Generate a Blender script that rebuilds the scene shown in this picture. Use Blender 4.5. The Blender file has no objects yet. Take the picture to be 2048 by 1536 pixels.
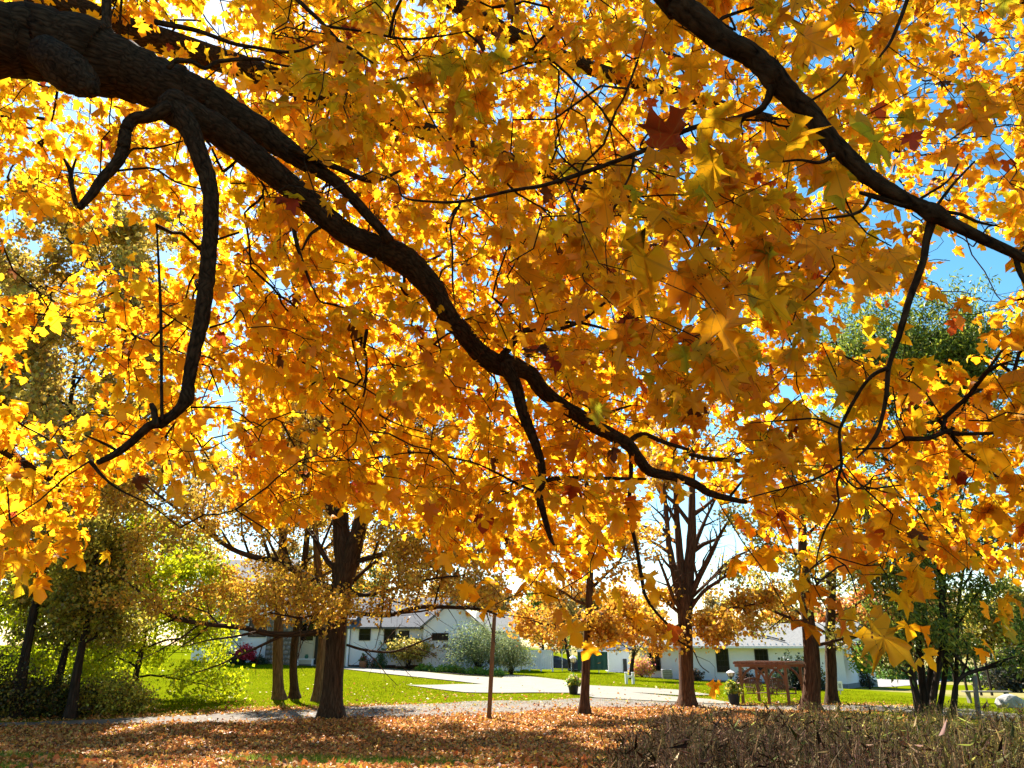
import bpy, math
import numpy as np
from mathutils import Vector, Matrix
from mathutils.geometry import delaunay_2d_cdt

SC = bpy.context.scene
COL = SC.collection
# ------------------------------------------------------------------ camera
F, PITCH, CAMZ = 1440.0, math.radians(19.9), 1.65
CP, SP = math.cos(PITCH), math.sin(PITCH)
cam_d = bpy.data.cameras.new('camera')
cam = bpy.data.objects.new('camera', cam_d)
COL.objects.link(cam)
cam.location = (0, 0, CAMZ)
cam.rotation_euler = (math.pi / 2 + PITCH, 0, 0)
cam_d.sensor_width = 36.0
cam_d.lens = 36.0 * F / 2048.0
cam_d.clip_start, cam_d.clip_end = 0.05, 5000.0
SC.camera = cam
# ------------------------------------------------------------------ sky, sun, exposure
SUN_AZ, SUN_EL = math.radians(-25.0), math.radians(45.0)      # azimuth from +Y towards +X
world = bpy.data.worlds.new('World')
SC.world = world
world.use_nodes = True
wn = world.node_tree
sky = wn.nodes.new('ShaderNodeTexSky')
sky.sky_type = 'NISHITA'
sky.sun_disc = False
sky.sun_elevation = SUN_EL
sky.sun_rotation = SUN_AZ
sky.air_density, sky.dust_density, sky.ozone_density = 1.0, 0.25, 1.0
wn.nodes['Background'].inputs[1].default_value = 0.06
hs = wn.nodes.new('ShaderNodeHueSaturation')          # the photo's clear, deep blue autumn sky
hs.inputs['Hue'].default_value, hs.inputs['Saturation'].default_value = 0.482, 1.3
wn.links.new(sky.outputs[0], hs.inputs['Color'])
wn.links.new(hs.outputs[0], wn.nodes['Background'].inputs[0])
sun_d = bpy.data.lights.new('sun', 'SUN')
sun_d.energy, sun_d.angle, sun_d.color = 5.0, math.radians(0.53), (1.0, 0.95, 0.86)
sun = bpy.data.objects.new('sun', sun_d)
COL.objects.link(sun)
SDIR = Vector((math.sin(SUN_AZ) * math.cos(SUN_EL), math.cos(SUN_AZ) * math.cos(SUN_EL), math.sin(SUN_EL)))
sun.rotation_euler = SDIR.to_track_quat('Z', 'Y').to_euler()
sun.location = (0, 0, 60)
SC.view_settings.view_transform = 'Standard'
SC.view_settings.look = 'None'
SC.view_settings.gamma = 1.0
SC.view_settings.use_curve_mapping = False
SC.view_settings.exposure = 2.05
cy = SC.cycles
cy.max_bounces, cy.diffuse_bounces, cy.glossy_bounces, cy.transmission_bounces = 11, 10, 2, 4
cy.transparent_max_bounces = 4
cy.caustics_reflective = cy.caustics_refractive = False
cy.use_denoising = True
cy.sample_clamp_indirect = 6.0

RNG = np.random.default_rng(20)

# ------------------------------------------------------------------ photo geometry: a pixel and a distance give a place
def PY(px, py, Y):
    """World point seen at photo pixel (px, py) that lies Y metres ahead of the camera."""
    px, py, Y = np.asarray(px, float), np.asarray(py, float), np.asarray(Y, float)
    u = (768.0 - py) / F
    zc = Y / (CP - SP * u)
    x = (px - 1024.0) / F * zc
    return np.stack(np.broadcast_arrays(x, Y, CAMZ + zc * (SP + CP * u)), -1)
def ZC(py, Y):
    return np.asarray(Y, float) / (CP - SP * (768.0 - np.asarray(py, float)) / F)
def project(P):
    P = np.asarray(P, float)
    y, z = P[..., 1], P[..., 2] - CAMZ
    zc = CP * y + SP * z
    zc = np.where(zc > 1e-3, zc, 1e-3)
    return 1024 + F * P[..., 0] / zc, 768 - F * (-SP * y + CP * z) / zc, zc
def ss(a, b, x):
    t = np.clip((np.asarray(x, float) - a) / (b - a), 0, 1)
    return t * t * (3 - 2 * t)
def TZ(x, y):
    """Height of the ground."""
    x, y = np.asarray(x, float), np.asarray(y, float)
    xc = np.clip(x, -35, 30)
    z = -0.75 * ss(4, 22, y) + (0.35 - 0.035 * xc) * ss(31, 62, y)
    z = z + 0.035 * np.sin(x * 0.43 + 1.3) * np.cos(y * 0.37) + 0.02 * np.sin(x * 1.1 + y * 0.8)
    return z
def GP(px, py):
    """Place on the ground seen at a photo pixel."""
    px, py = np.asarray(px, float), np.asarray(py, float)
    lo, hi = np.full(px.shape, 3.0), np.full(px.shape, 400.0)
    ys = np.geomspace(3, 400, 500)
    P = PY(px[..., None], py[..., None], ys)
    below = P[..., 2] < TZ(P[..., 0], P[..., 1])
    i = np.argmax(below, -1)
    i = np.where(below.any(-1), i, 499)
    lo, hi = ys[np.maximum(i - 1, 0)], ys[i]
    for _ in range(30):
        m = (lo + hi) / 2
        Q = PY(px, py, m)
        b = Q[..., 2] < TZ(Q[..., 0], Q[..., 1])
        hi, lo = np.where(b, m, hi), np.where(b, lo, m)
    Q = PY(px, py, hi)
    return np.stack([Q[..., 0], Q[..., 1], TZ(Q[..., 0], Q[..., 1])], -1)
def XY(px, Y, py=1350):
    """x of a photo column at distance Y."""
    return float(PY(px, py, Y)[0])

# ------------------------------------------------------------------ materials
def new_mat(name):
    m = bpy.data.materials.new(name)
    m.use_nodes = True
    m.node_tree.nodes.clear()
    return m, m.node_tree.nodes, m.node_tree.links
def lk(L, a, b):
    L.new(a, b)
def node(N, t, **kw):
    n = N.new(t)
    for k, v in kw.items():
        if k.startswith('i_'):
            n.inputs[k[2:].replace('_', ' ')].default_value = v
        else:
            setattr(n, k, v)
    return n
def ramp(N, stops):
    r = N.new('ShaderNodeValToRGB')
    e = r.color_ramp.elements
    while len(e) < len(stops):
        e.new(0.5)
    for q, (p, c) in zip(e, stops):
        q.position, q.color = p, (*c, 1)
    return r
def mat(name, c1, c2=None, rough=0.7, scale=6.0, bump=0.0, bscale=None, spec=0.3, stretch=(1, 1, 1), metal=0.0, detail=5):
    """Surface of one colour that wanders between c1 and c2 with a noise, and a fine relief."""
    m, N, L = new_mat(name)
    out = N.new('ShaderNodeOutputMaterial')
    p = N.new('ShaderNodeBsdfPrincipled')
    p.inputs['Roughness'].default_value = rough
    p.inputs['Specular IOR Level'].default_value = spec
    p.inputs['Metallic'].default_value = metal
    g = N.new('ShaderNodeNewGeometry')
    mp = N.new('ShaderNodeMapping')
    mp.inputs['Scale'].default_value = stretch
    lk(L, g.outputs['Position'], mp.inputs[0])
    no = node(N, 'ShaderNodeTexNoise')
    no.inputs['Scale'].default_value = scale
    no.inputs['Detail'].default_value = detail
    no.inputs['Roughness'].default_value = 0.65
    lk(L, mp.outputs[0], no.inputs['Vector'])
    r = ramp(N, [(0.3, c1), (0.7, c2 or c1)])
    lk(L, no.outputs['Fac'], r.inputs[0])
    lk(L, r.outputs[0], p.inputs['Base Color'])
    if bump:
        nb = node(N, 'ShaderNodeTexNoise')
        nb.inputs['Scale'].default_value = bscale or scale * 4
        nb.inputs['Detail'].default_value = 6
        lk(L, mp.outputs[0], nb.inputs['Vector'])
        b = N.new('ShaderNodeBump')
        b.inputs['Strength'].default_value = bump
        b.inputs['Distance'].default_value = 0.02
        lk(L, nb.outputs['Fac'], b.inputs['Height'])
        lk(L, b.outputs[0], p.inputs['Normal'])
    lk(L, p.outputs[0], out.inputs[0])
    return m
def leaf_mat(name, trans=0.6, gloss=0.04, near=False, tgain=(1, 1, 1)):
    """Thin leaf: reflects and lets light through; colour from each leaf's own attribute."""
    m, N, L = new_mat(name)
    out = N.new('ShaderNodeOutputMaterial')
    a = node(N, 'ShaderNodeAttribute', attribute_name='Col')
    col = a.outputs['Color']
    if near:
        uv = node(N, 'ShaderNodeAttribute', attribute_name='luv')
        oi = N.new('ShaderNodeObjectInfo')
        # tar spots
        ad = N.new('ShaderNodeVectorMath'); ad.operation = 'ADD'
        sc = N.new('ShaderNodeVectorMath'); sc.operation = 'SCALE'
        cmb = N.new('ShaderNodeCombineXYZ')
        mu = N.new('ShaderNodeMath'); mu.operation = 'MULTIPLY'; mu.inputs[1].default_value = 57.0
        lk(L, oi.outputs['Random'], mu.inputs[0])
        lk(L, mu.outputs[0], cmb.inputs[0]); lk(L, mu.outputs[0], cmb.inputs[2])
        lk(L, uv.outputs['Vector'], ad.inputs[0]); lk(L, cmb.outputs[0], ad.inputs[1])
        v = N.new('ShaderNodeTexVoronoi'); v.inputs['Scale'].default_value = 13.0
        lk(L, ad.outputs[0], v.inputs['Vector'])
        nz = N.new('ShaderNodeTexNoise'); nz.inputs['Scale'].default_value = 2.2; nz.inputs['Detail'].default_value = 2
        lk(L, ad.outputs[0], nz.inputs['Vector'])
        gate = N.new('ShaderNodeMapRange'); gate.inputs[1].default_value = 0.48; gate.inputs[2].default_value = 0.75
        gate.inputs[3].default_value = 0.0; gate.inputs[4].default_value = 0.30
        lk(L, nz.outputs['Fac'], gate.inputs[0])
        lt = N.new('ShaderNodeMath'); lt.operation = 'LESS_THAN'
        lk(L, v.outputs['Distance'], lt.inputs[0]); lk(L, gate.outputs[0], lt.inputs[1])
        # mottling
        n2 = N.new('ShaderNodeTexNoise'); n2.inputs['Scale'].default_value = 3.5; n2.inputs['Detail'].default_value = 3
        lk(L, ad.outputs[0], n2.inputs['Vector'])
        mr = N.new('ShaderNodeMapRange'); mr.inputs[1].default_value = 0.3; mr.inputs[2].default_value = 0.75
        mr.inputs[3].default_value = 0.0; mr.inputs[4].default_value = 0.45
        lk(L, n2.outputs['Fac'], mr.inputs[0])
        m0 = N.new('ShaderNodeMix'); m0.data_type = 'RGBA'; m0.blend_type = 'MULTIPLY'
        lk(L, mr.outputs[0], m0.inputs[0]); lk(L, col, m0.inputs[6]); m0.inputs[7].default_value = (0.92, 0.62, 0.5, 1)
        m1 = N.new('ShaderNodeMix'); m1.data_type = 'RGBA'
        lk(L, lt.outputs[0], m1.inputs[0]); lk(L, m0.outputs[2], m1.inputs[6]); m1.inputs[7].default_value = (0.16, 0.035, 0.008, 1)
        # veins: five rays from the leaf's foot
        sx = N.new('ShaderNodeSeparateXYZ'); lk(L, uv.outputs['Vector'], sx.inputs[0])
        ax = N.new('ShaderNodeMath'); ax.operation = 'ABSOLUTE'; lk(L, sx.outputs[0], ax.inputs[0])
        prev = None
        for ang in (90, 52, 12):
            ca, sa = math.cos(math.radians(ang)), math.sin(math.radians(ang))
            q1 = N.new('ShaderNodeMath'); q1.operation = 'MULTIPLY'; q1.inputs[1].default_value = sa; lk(L, ax.outputs[0], q1.inputs[0])
            q2 = N.new('ShaderNodeMath'); q2.operation = 'MULTIPLY_ADD'; q2.inputs[1].default_value = -ca
            lk(L, sx.outputs[1], q2.inputs[0]); lk(L, q1.outputs[0], q2.inputs[2])
            q3 = N.new('ShaderNodeMath'); q3.operation = 'ABSOLUTE'; lk(L, q2.outputs[0], q3.inputs[0])
            if prev is None:
                prev = q3
            else:
                mn = N.new('ShaderNodeMath'); mn.operation = 'MINIMUM'; lk(L, prev.outputs[0], mn.inputs[0]); lk(L, q3.outputs[0], mn.inputs[1]); prev = mn
        vm = N.new('ShaderNodeMapRange'); vm.inputs[1].default_value = 0.006; vm.inputs[2].default_value = 0.016
        vm.inputs[3].default_value = 0.4; vm.inputs[4].default_value = 0.0
        lk(L, prev.outputs[0], vm.inputs[0])
        m2 = N.new('ShaderNodeMix'); m2.data_type = 'RGBA'
        lk(L, vm.outputs[0], m2.inputs[0]); lk(L, m1.outputs[2], m2.inputs[6]); m2.inputs[7].default_value = (0.35, 0.17, 0.02, 1)
        col = m2.outputs[2]
    d = N.new('ShaderNodeBsdfDiffuse')
    t = N.new('ShaderNodeBsdfTranslucent')
    lk(L, col, d.inputs[0])
    tg = N.new('ShaderNodeMix'); tg.data_type = 'RGBA'; tg.blend_type = 'MULTIPLY'; tg.inputs[0].default_value = 1
    lk(L, col, tg.inputs[6]); tg.inputs[7].default_value = (*tgain, 1)
    lk(L, tg.outputs[2], t.inputs[0])
    mx = N.new('ShaderNodeMixShader'); mx.inputs[0].default_value = trans
    lk(L, d.outputs[0], mx.inputs[1]); lk(L, t.outputs[0], mx.inputs[2])
    g = N.new('ShaderNodeBsdfGlossy'); g.inputs['Roughness'].default_value = 0.42
    m3 = N.new('ShaderNodeMixShader'); m3.inputs[0].default_value = gloss
    lk(L, mx.outputs[0], m3.inputs[1]); lk(L, g.outputs[0], m3.inputs[2])
    lk(L, m3.outputs[0], out.inputs[0])
    return m
def bark_mat(name, c1, c2, scale, depth, stretch):
    """Bark: long ridges along the limb from a stretched noise, with deep furrows."""
    m, N, L = new_mat(name)
    out = N.new('ShaderNodeOutputMaterial')
    p = N.new('ShaderNodeBsdfPrincipled'); p.inputs['Roughness'].default_value = 0.95; p.inputs['Specular IOR Level'].default_value = 0.05
    a = node(N, 'ShaderNodeAttribute', attribute_name='tuv')
    mp = N.new('ShaderNodeMapping'); mp.inputs['Scale'].default_value = stretch
    lk(L, a.outputs['Vector'], mp.inputs[0])
    n1 = N.new('ShaderNodeTexNoise'); n1.inputs['Scale'].default_value = scale; n1.inputs['Detail'].default_value = 7; n1.inputs['Roughness'].default_value = 0.62
    n1.inputs['Distortion'].default_value = 1.4
    lk(L, mp.outputs[0], n1.inputs['Vector'])
    v = N.new('ShaderNodeTexVoronoi'); v.feature = 'DISTANCE_TO_EDGE'; v.inputs['Scale'].default_value = scale * 0.9
    lk(L, mp.outputs[0], v.inputs['Vector'])
    ml = N.new('ShaderNodeMath'); ml.operation = 'MULTIPLY_ADD'; ml.inputs[1].default_value = 0.8
    lk(L, v.outputs['Distance'], ml.inputs[0]); lk(L, n1.outputs['Fac'], ml.inputs[2])
    r = ramp(N, [(0.35, c1), (0.8, c2)])
    lk(L, ml.outputs[0], r.inputs[0]); lk(L, r.outputs[0], p.inputs['Base Color'])
    b = N.new('ShaderNodeBump'); b.inputs['Strength'].default_value = 0.9; b.inputs['Distance'].default_value = depth
    lk(L, ml.outputs[0], b.inputs['Height']); lk(L, b.outputs[0], p.inputs['Normal'])
    lk(L, p.outputs[0], out.inputs[0])
    return m
def ground_mat(name):
    """Lawn, worn soil and leaf mould: which is where is stored on the ground's points (Zone: r leaf mould, g dry straw-coloured field)."""
    m, N, L = new_mat(name)
    out = N.new('ShaderNodeOutputMaterial')
    p = N.new('ShaderNodeBsdfPrincipled'); p.inputs['Roughness'].default_value = 0.95; p.inputs['Specular IOR Level'].default_value = 0.0
    g = N.new('ShaderNodeNewGeometry')
    z = node(N, 'ShaderNodeAttribute', attribute_name='Zone')
    sep = N.new('ShaderNodeSeparateColor'); lk(L, z.outputs['Color'], sep.inputs[0])
    def noise(s, d=5, vec=None):
        n = N.new('ShaderNodeTexNoise'); n.inputs['Scale'].default_value = s; n.inputs['Detail'].default_value = d
        n.inputs['Roughness'].default_value = 0.7
        lk(L, vec or g.outputs['Position'], n.inputs['Vector'])
        return n
    n1, n2, n3 = noise(0.35, 4), noise(9.0, 6), noise(1.6, 6)
    gr = ramp(N, [(0.30, (0.070, 0.092, 0.002)), (0.55, (0.112, 0.132, 0.002)), (0.75, (0.158, 0.155, 0.004))])
    ad = N.new('ShaderNodeMath'); ad.operation = 'MULTIPLY_ADD'; ad.inputs[1].default_value = 0.45
    lk(L, n2.outputs['Fac'], ad.inputs[0])
    m5 = N.new('ShaderNodeMath'); m5.operation = 'MULTIPLY'; m5.inputs[1].default_value = 0.55
    lk(L, n1.outputs['Fac'], m5.inputs[0]); lk(L, m5.outputs[0], ad.inputs[2]); lk(L, ad.outputs[0], gr.inputs[0])
    li = ramp(N, [(0.3, (0.05, 0.022, 0.010)), (0.5, (0.14, 0.058, 0.02)), (0.7, (0.24, 0.105, 0.035))])
    lk(L, n2.outputs['Fac'], li.inputs[0])
    dr = ramp(N, [(0.3, (0.17, 0.15, 0.05)), (0.7, (0.26, 0.21, 0.09))])
    lk(L, n3.outputs['Fac'], dr.inputs[0])
    def soft(src, n, k):
        a = N.new('ShaderNodeMath'); a.operation = 'MULTIPLY_ADD'; a.inputs[1].default_value = k
        s = N.new('ShaderNodeMath'); s.operation = 'SUBTRACT'; s.inputs[1].default_value = 0.5
        lk(L, n.outputs['Fac'], s.inputs[0]); lk(L, s.outputs[0], a.inputs[0]); lk(L, src, a.inputs[2])
        r = N.new('ShaderNodeMapRange'); r.inputs[1].default_value = 0.35; r.inputs[2].default_value = 0.65
        lk(L, a.outputs[0], r.inputs[0])
        return r
    a1, a2 = soft(sep.outputs[0], n3, 1.2), soft(sep.outputs[1], n3, 0.8)
    x1 = N.new('ShaderNodeMix'); x1.data_type = 'RGBA'
    lk(L, a2.outputs[0], x1.inputs[0]); lk(L, gr.outputs[0], x1.inputs[6]); lk(L, dr.outputs[0], x1.inputs[7])
    x2 = N.new('ShaderNodeMix'); x2.data_type = 'RGBA'
    lk(L, a1.outputs[0], x2.inputs[0]); lk(L, x1.outputs[2], x2.inputs[6]); lk(L, li.outputs[0], x2.inputs[7])
    lk(L, x2.outputs[2], p.inputs['Base Color'])
    b = N.new('ShaderNodeBump'); b.inputs['Strength'].default_value = 0.7; b.inputs['Distance'].default_value = 0.03
    n4 = noise(22.0, 4); lk(L, n4.outputs['Fac'], b.inputs['Height']); lk(L, b.outputs[0], p.inputs['Normal'])
    lk(L, p.outputs[0], out.inputs[0])
    return m

M = {}
M['ground'] = ground_mat('lawn_and_leaf_mould')
M['gravel'] = mat('gravel', (0.095, 0.08, 0.066), (0.21, 0.178, 0.143), 0.95, 3.0, 0.6, 60, 0.1, detail=9)
M['concrete'] = mat('pale_concrete', (0.165, 0.143, 0.108), (0.21, 0.183, 0.14), 0.85, 1.3, 0.15, 40, 0.2)
M['soil'] = mat('bed_soil', (0.04, 0.025, 0.016), (0.09, 0.06, 0.04), 0.95, 12, 0.6, 40, 0.1)
M['leaf'] = leaf_mat('yellow_maple_leaf', 0.68, 0.015)
M['leaf_near'] = leaf_mat('spotted_maple_leaf', 0.68, 0.012, near=True)
M['leaf_far'] = leaf_mat('tree_foliage', 0.5, 0.03)
M['litter'] = leaf_mat('fallen_leaf', 0.25, 0.03)
M['grass'] = leaf_mat('grass_blade', 0.5, 0.0)
M['weed'] = leaf_mat('dry_weed', 0.2, 0.0)
M['bark'] = bark_mat('maple_bark', (0.008, 0.005, 0.003), (0.062, 0.038, 0.021), 38.0, 0.014, (1, 0.42, 1))
M['bark_far'] = bark_mat('tree_bark', (0.018, 0.011, 0.007), (0.085, 0.050, 0.028), 14.0, 0.03, (1, 0.12, 1))
M['bark_red'] = bark_mat('reddish_tree_bark', (0.026, 0.013, 0.008), (0.125, 0.062, 0.032), 14.0, 0.03, (1, 0.12, 1))
M['bark_pale'] = bark_mat('pale_tree_bark', (0.06, 0.036, 0.02), (0.19, 0.115, 0.06), 14.0, 0.03, (1, 0.12, 1))
M['bark_dark'] = bark_mat('dark_tree_bark', (0.012, 0.009, 0.007), (0.05, 0.035, 0.025), 12.0, 0.03, (1, 0.12, 1))
M['white'] = mat('white_paint', (0.78, 0.78, 0.85), (0.83, 0.83, 0.88), 0.55, 3.0, 0.0)
M['cream'] = mat('cream_paint', (0.62, 0.58, 0.46), (0.68, 0.64, 0.52), 0.6, 3.0)
M['roof'] = mat('grey_shingles', (0.11, 0.108, 0.104), (0.19, 0.185, 0.178), 0.9, 7.0, 0.3, 40)
M['roof_shaded'] = mat('shaded_grey_shingles', (0.07, 0.07, 0.08), (0.13, 0.13, 0.14), 0.9, 7.0, 0.3, 40)  # darker copy of the grey shingles: slope shade is put into the colour
M['black'] = mat('black_paint', (0.006, 0.006, 0.007), (0.010, 0.010, 0.011), 0.5, 5.0, spec=0.4)
M['glass'] = mat('dark_window_glass', (0.006, 0.007, 0.009), (0.010, 0.011, 0.013), 0.08, 2.0, spec=0.2)
M['stone'] = mat('field_stone', (0.10, 0.085, 0.08), (0.30, 0.26, 0.24), 0.9, 5.0, 0.4, 30)
M['mortar'] = mat('mortar', (0.12, 0.11, 0.10), (0.17, 0.155, 0.14), 0.95, 12.0)
M['pergola'] = mat('red_brown_stained_wood', (0.16, 0.066, 0.034), (0.25, 0.108, 0.056), 0.6, 5.0, 0.25, 30, 0.3, (1, 1, 0.15))
M['swing'] = mat('dark_brown_swing_wood', (0.11, 0.045, 0.024), (0.17, 0.07, 0.038), 0.55, 6.0, 0.2)
M['post'] = mat('weathered_post_wood', (0.11, 0.065, 0.035), (0.20, 0.12, 0.065), 0.85, 6.0, 0.5, 30, 0.2, (1, 1, 0.1))
M['grey_post'] = mat('grey_post_wood', (0.14, 0.12, 0.09), (0.24, 0.21, 0.165), 0.85, 6.0, 0.5, 30, 0.2, (1, 1, 0.1))
M['vinyl'] = mat('white_vinyl', (0.76, 0.77, 0.80), (0.80, 0.80, 0.82), 0.4, 3.0)
M['tarp_green'] = mat('green_screen_cloth', (0.012, 0.05, 0.035), (0.022, 0.075, 0.05), 0.8, 6.0)
M['tarp'] = mat('dark_tarp', (0.012, 0.013, 0.016), (0.035, 0.036, 0.04), 0.45, 4.0, 0.4, 8)
M['lampglass'] = mat('milky_lamp_glass', (0.72, 0.68, 0.52), (0.78, 0.75, 0.62), 0.3, 4.0)
M['terracotta'] = mat('terracotta', (0.24, 0.09, 0.04), (0.32, 0.13, 0.06), 0.8, 8.0)
M['pot'] = mat('black_planter', (0.010, 0.010, 0.011), (0.018, 0.018, 0.02), 0.5, 8.0)
M['metal'] = mat('grey_metal', (0.25, 0.26, 0.27), (0.33, 0.34, 0.35), 0.45, 8.0, metal=0.6)
M['rock'] = mat('grey_boulder', (0.22, 0.205, 0.19), (0.48, 0.46, 0.43), 0.9, 3.0, 0.6, 14)
M['green'] = mat('green_glaze', (0.02, 0.09, 0.05), (0.03, 0.12, 0.07), 0.4, 6.0)
M['wire'] = mat('pale_cable', (0.55, 0.53, 0.5), (0.65, 0.63, 0.6), 0.5, 3.0)

# ------------------------------------------------------------------ mesh building
def raw_mesh(name, verts, faces, attrs=None, smooth=False):
    """faces: (n,3) or (n,4) array. attrs: name -> (type, array per point)."""
    me = bpy.data.meshes.new(name)
    verts = np.ascontiguousarray(verts, np.float32)
    faces = np.ascontiguousarray(faces, np.int32)
    k = faces.shape[1]
    me.vertices.add(len(verts)); me.vertices.foreach_set('co', verts.ravel())
    me.loops.add(faces.size); me.loops.foreach_set('vertex_index', faces.ravel())
    me.polygons.add(len(faces)); me.polygons.foreach_set('loop_start', np.arange(0, faces.size, k, dtype=np.int32))
    if smooth:
        me.polygons.foreach_set('use_smooth', np.ones(len(faces), bool))
    for an, (typ, arr) in (attrs or {}).items():
        at = me.attributes.new(an, typ, 'POINT')
        at.data.foreach_set('color' if 'COLOR' in typ else 'vector', np.ascontiguousarray(arr, np.float32).ravel())
    me.update(calc_edges=True)
    return me
def rgba(c):
    c = np.asarray(c, np.float32)
    return np.concatenate([np.clip(c, 0, 1), np.ones((*c.shape[:-1], 1), np.float32)], -1)
def tag(o, label=None, cat=None, group=None, kind=None):
    for k, v in (('label', label), ('category', cat), ('group', group), ('kind', kind)):
        if v:
            o[k] = v
    return o
def link(name, me, material=None, parent=None, loc=(0, 0, 0), rz=0.0):
    o = bpy.data.objects.new(name, me)
    COL.objects.link(o)
    if material is not None and len(me.materials) == 0:
        me.materials.append(material)
    o.parent = parent
    o.location = loc
    o.rotation_euler = (0, 0, rz)
    return o
def empty(name, loc, label, cat, group=None, rz=0.0):
    o = bpy.data.objects.new(name, None)
    COL.objects.link(o)
    o.location = loc
    o.rotation_euler = (0, 0, rz)
    o.empty_display_size = 0.2
    return tag(o, label, cat, group)
class MB:
    """Collects shapes for ONE mesh."""
    def __init__(s):
        s.v, s.f, s.n = [], [], 0
    def add(s, v, f):
        s.v.append(np.asarray(v, float)); s.f += [[i + s.n for i in q] for q in f]; s.n += len(v)
        return s
    def box(s, c, d, rz=0.0, M4=None, taper=1.0):
        x, y, z = d[0] / 2, d[1] / 2, d[2] / 2
        v = np.array([[-x, -y, -z], [x, -y, -z], [x, y, -z], [-x, y, -z], [-x * taper, -y * taper, z], [x * taper, -y * taper, z], [x * taper, y * taper, z], [-x * taper, y * taper, z]])
        if rz:
            ca, sa = math.cos(rz), math.sin(rz)
            v = v @ np.array([[ca, sa, 0], [-sa, ca, 0], [0, 0, 1]])
        if M4 is not None:
            v = v @ np.asarray(M4)[:3, :3].T
        return s.add(v + np.asarray(c, float), [[0, 3, 2, 1], [4, 5, 6, 7], [0, 1, 5, 4], [1, 2, 6, 5], [2, 3, 7, 6], [3, 0, 4, 7]])
    def beam(s, a, b, w, h):
        a, b = np.asarray(a, float), np.asarray(b, float)
        d = b - a; L = np.linalg.norm(d); d = d / L
        up = np.array([0, 0, 1.0]) if abs(d[2]) < 0.95 else np.array([1.0, 0, 0])
        r = np.cross(d, up); r /= np.linalg.norm(r); u = np.cross(r, d)
        return s.box((a + b) / 2, (w, L, h), M4=np.array([r, d, u]).T)
    def tube(s, pts, rad, n=8, cap=True):
        v, f = tube_np(np.asarray(pts, float)[None], np.broadcast_to(np.asarray(rad, float), (len(pts),))[None], n)[:2]
        s.add(v, f.tolist())
        if cap:
            k = len(pts)
            s.f.append([s.n - n * k + i for i in range(n)][::-1]); s.f.append([s.n - n + i for i in range(n)])
        return s
    def lathe(s, prof, n=16, c=(0, 0, 0)):
        c = np.asarray(c, float)
        a = np.linspace(0, 2 * np.pi, n, endpoint=False)
        v = np.array([[r * math.cos(t), r * math.sin(t), z] for r, z in prof for t in a]) + c
        f = [[i * n + j, i * n + (j + 1) % n, (i + 1) * n + (j + 1) % n, (i + 1) * n + j] for i in range(len(prof) - 1) for j in range(n)]
        f += [list(range(n))[::-1], [(len(prof) - 1) * n + j for j in range(n)]]
        return s.add(v, f)
    def build(s, name, material, parent=None, loc=(0, 0, 0), rz=0.0, smooth=False, bevel=0.0):
        me = bpy.data.meshes.new(name)
        me.from_pydata(np.concatenate(s.v).tolist(), [], s.f)
        if smooth:
            me.polygons.foreach_set('use_smooth', np.ones(len(me.polygons), bool))
        me.update()
        o = link(name, me, material, parent, loc, rz)
        if bevel:
            b = o.modifiers.new('bevel', 'BEVEL'); b.width = bevel; b.segments = 2; b.limit_method = 'ANGLE'
        return o
def unit(v):
    return v / np.maximum(np.linalg.norm(v, axis=-1, keepdims=True), 1e-9)
def tube_np(P, R, n=6, rough=0.0, rng=None):
    """Batch of tubes: P (m,k,3), R (m,k). Returns verts, quads, surface coordinates."""
    m, k, _ = P.shape
    T = np.gradient(P, axis=1); T = unit(T)
    ref = np.where(np.abs(T[:, :1, 2:3]) > 0.85, np.array([1.0, 0, 0]), np.array([0, 0, 1.0]))
    A = unit(np.cross(T, np.broadcast_to(ref, T.shape)))
    B = np.cross(T, A)
    th = np.linspace(0, 2 * np.pi, n, endpoint=False)
    RR = np.repeat(R[:, :, None], n, 2)
    if rough and rng is not None:
        RR = RR * (1 + rough * rng.normal(0, 1, RR.shape))
    V = P[:, :, None] + RR[..., None] * (np.cos(th)[None, None, :, None] * A[:, :, None] + np.sin(th)[None, None, :, None] * B[:, :, None])
    ln = np.concatenate([np.zeros((m, 1)), np.cumsum(np.linalg.norm(np.diff(P, axis=1), axis=-1), 1)], 1)
    ph = np.arange(m)[:, None, None] * 3.1
    UV = np.stack(np.broadcast_arrays(R[:, :, None] * np.cos(th) + ph, ln[:, :, None] + 0 * th, R[:, :, None] * np.sin(th)), -1)
    i = np.arange(m)[:, None, None] * (k * n); j = np.arange(k - 1)[None, :, None] * n; q = np.arange(n)[None, None]
    q2 = (q + 1) % n
    Fq = np.stack([i + j + q, i + j + q2, i + j + n + q2, i + j + n + q], -1).reshape(-1, 4)
    return V.reshape(-1, 3), Fq, UV.reshape(-1, 3)
def tubes(name, P, R, material, parent=None, origin=(0, 0, 0), n=6, rough=0.0, rng=None, smooth=True):
    v, f, uv = tube_np(P, R, n, rough, rng)
    # close the free end of each tube to a point
    me = raw_mesh(name, v - np.asarray(origin), f, {'tuv': ('FLOAT_VECTOR', uv)}, smooth)
    return link(name, me, material, parent)
def catmull(pts, per=4):
    pts = np.asarray(pts, float)
    if len(pts) < 3:
        t = np.linspace(0, 1, per + 1)[:, None]
        return pts[0] + (pts[-1] - pts[0]) * t
    p = np.vstack([2 * pts[0] - pts[1], pts, 2 * pts[-1] - pts[-2]])
    out = []
    for i in range(1, len(p) - 2):
        t = np.linspace(0, 1, per, endpoint=False)[:, None]
        a, b, c, d = p[i - 1], p[i], p[i + 1], p[i + 2]
        out.append(0.5 * (2 * b + (c - a) * t + (2 * a - 5 * b + 4 * c - d) * t ** 2 + (3 * b - a - 3 * c + d) * t ** 3))
    out.append(p[-2][None])
    return np.vstack(out)
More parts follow.
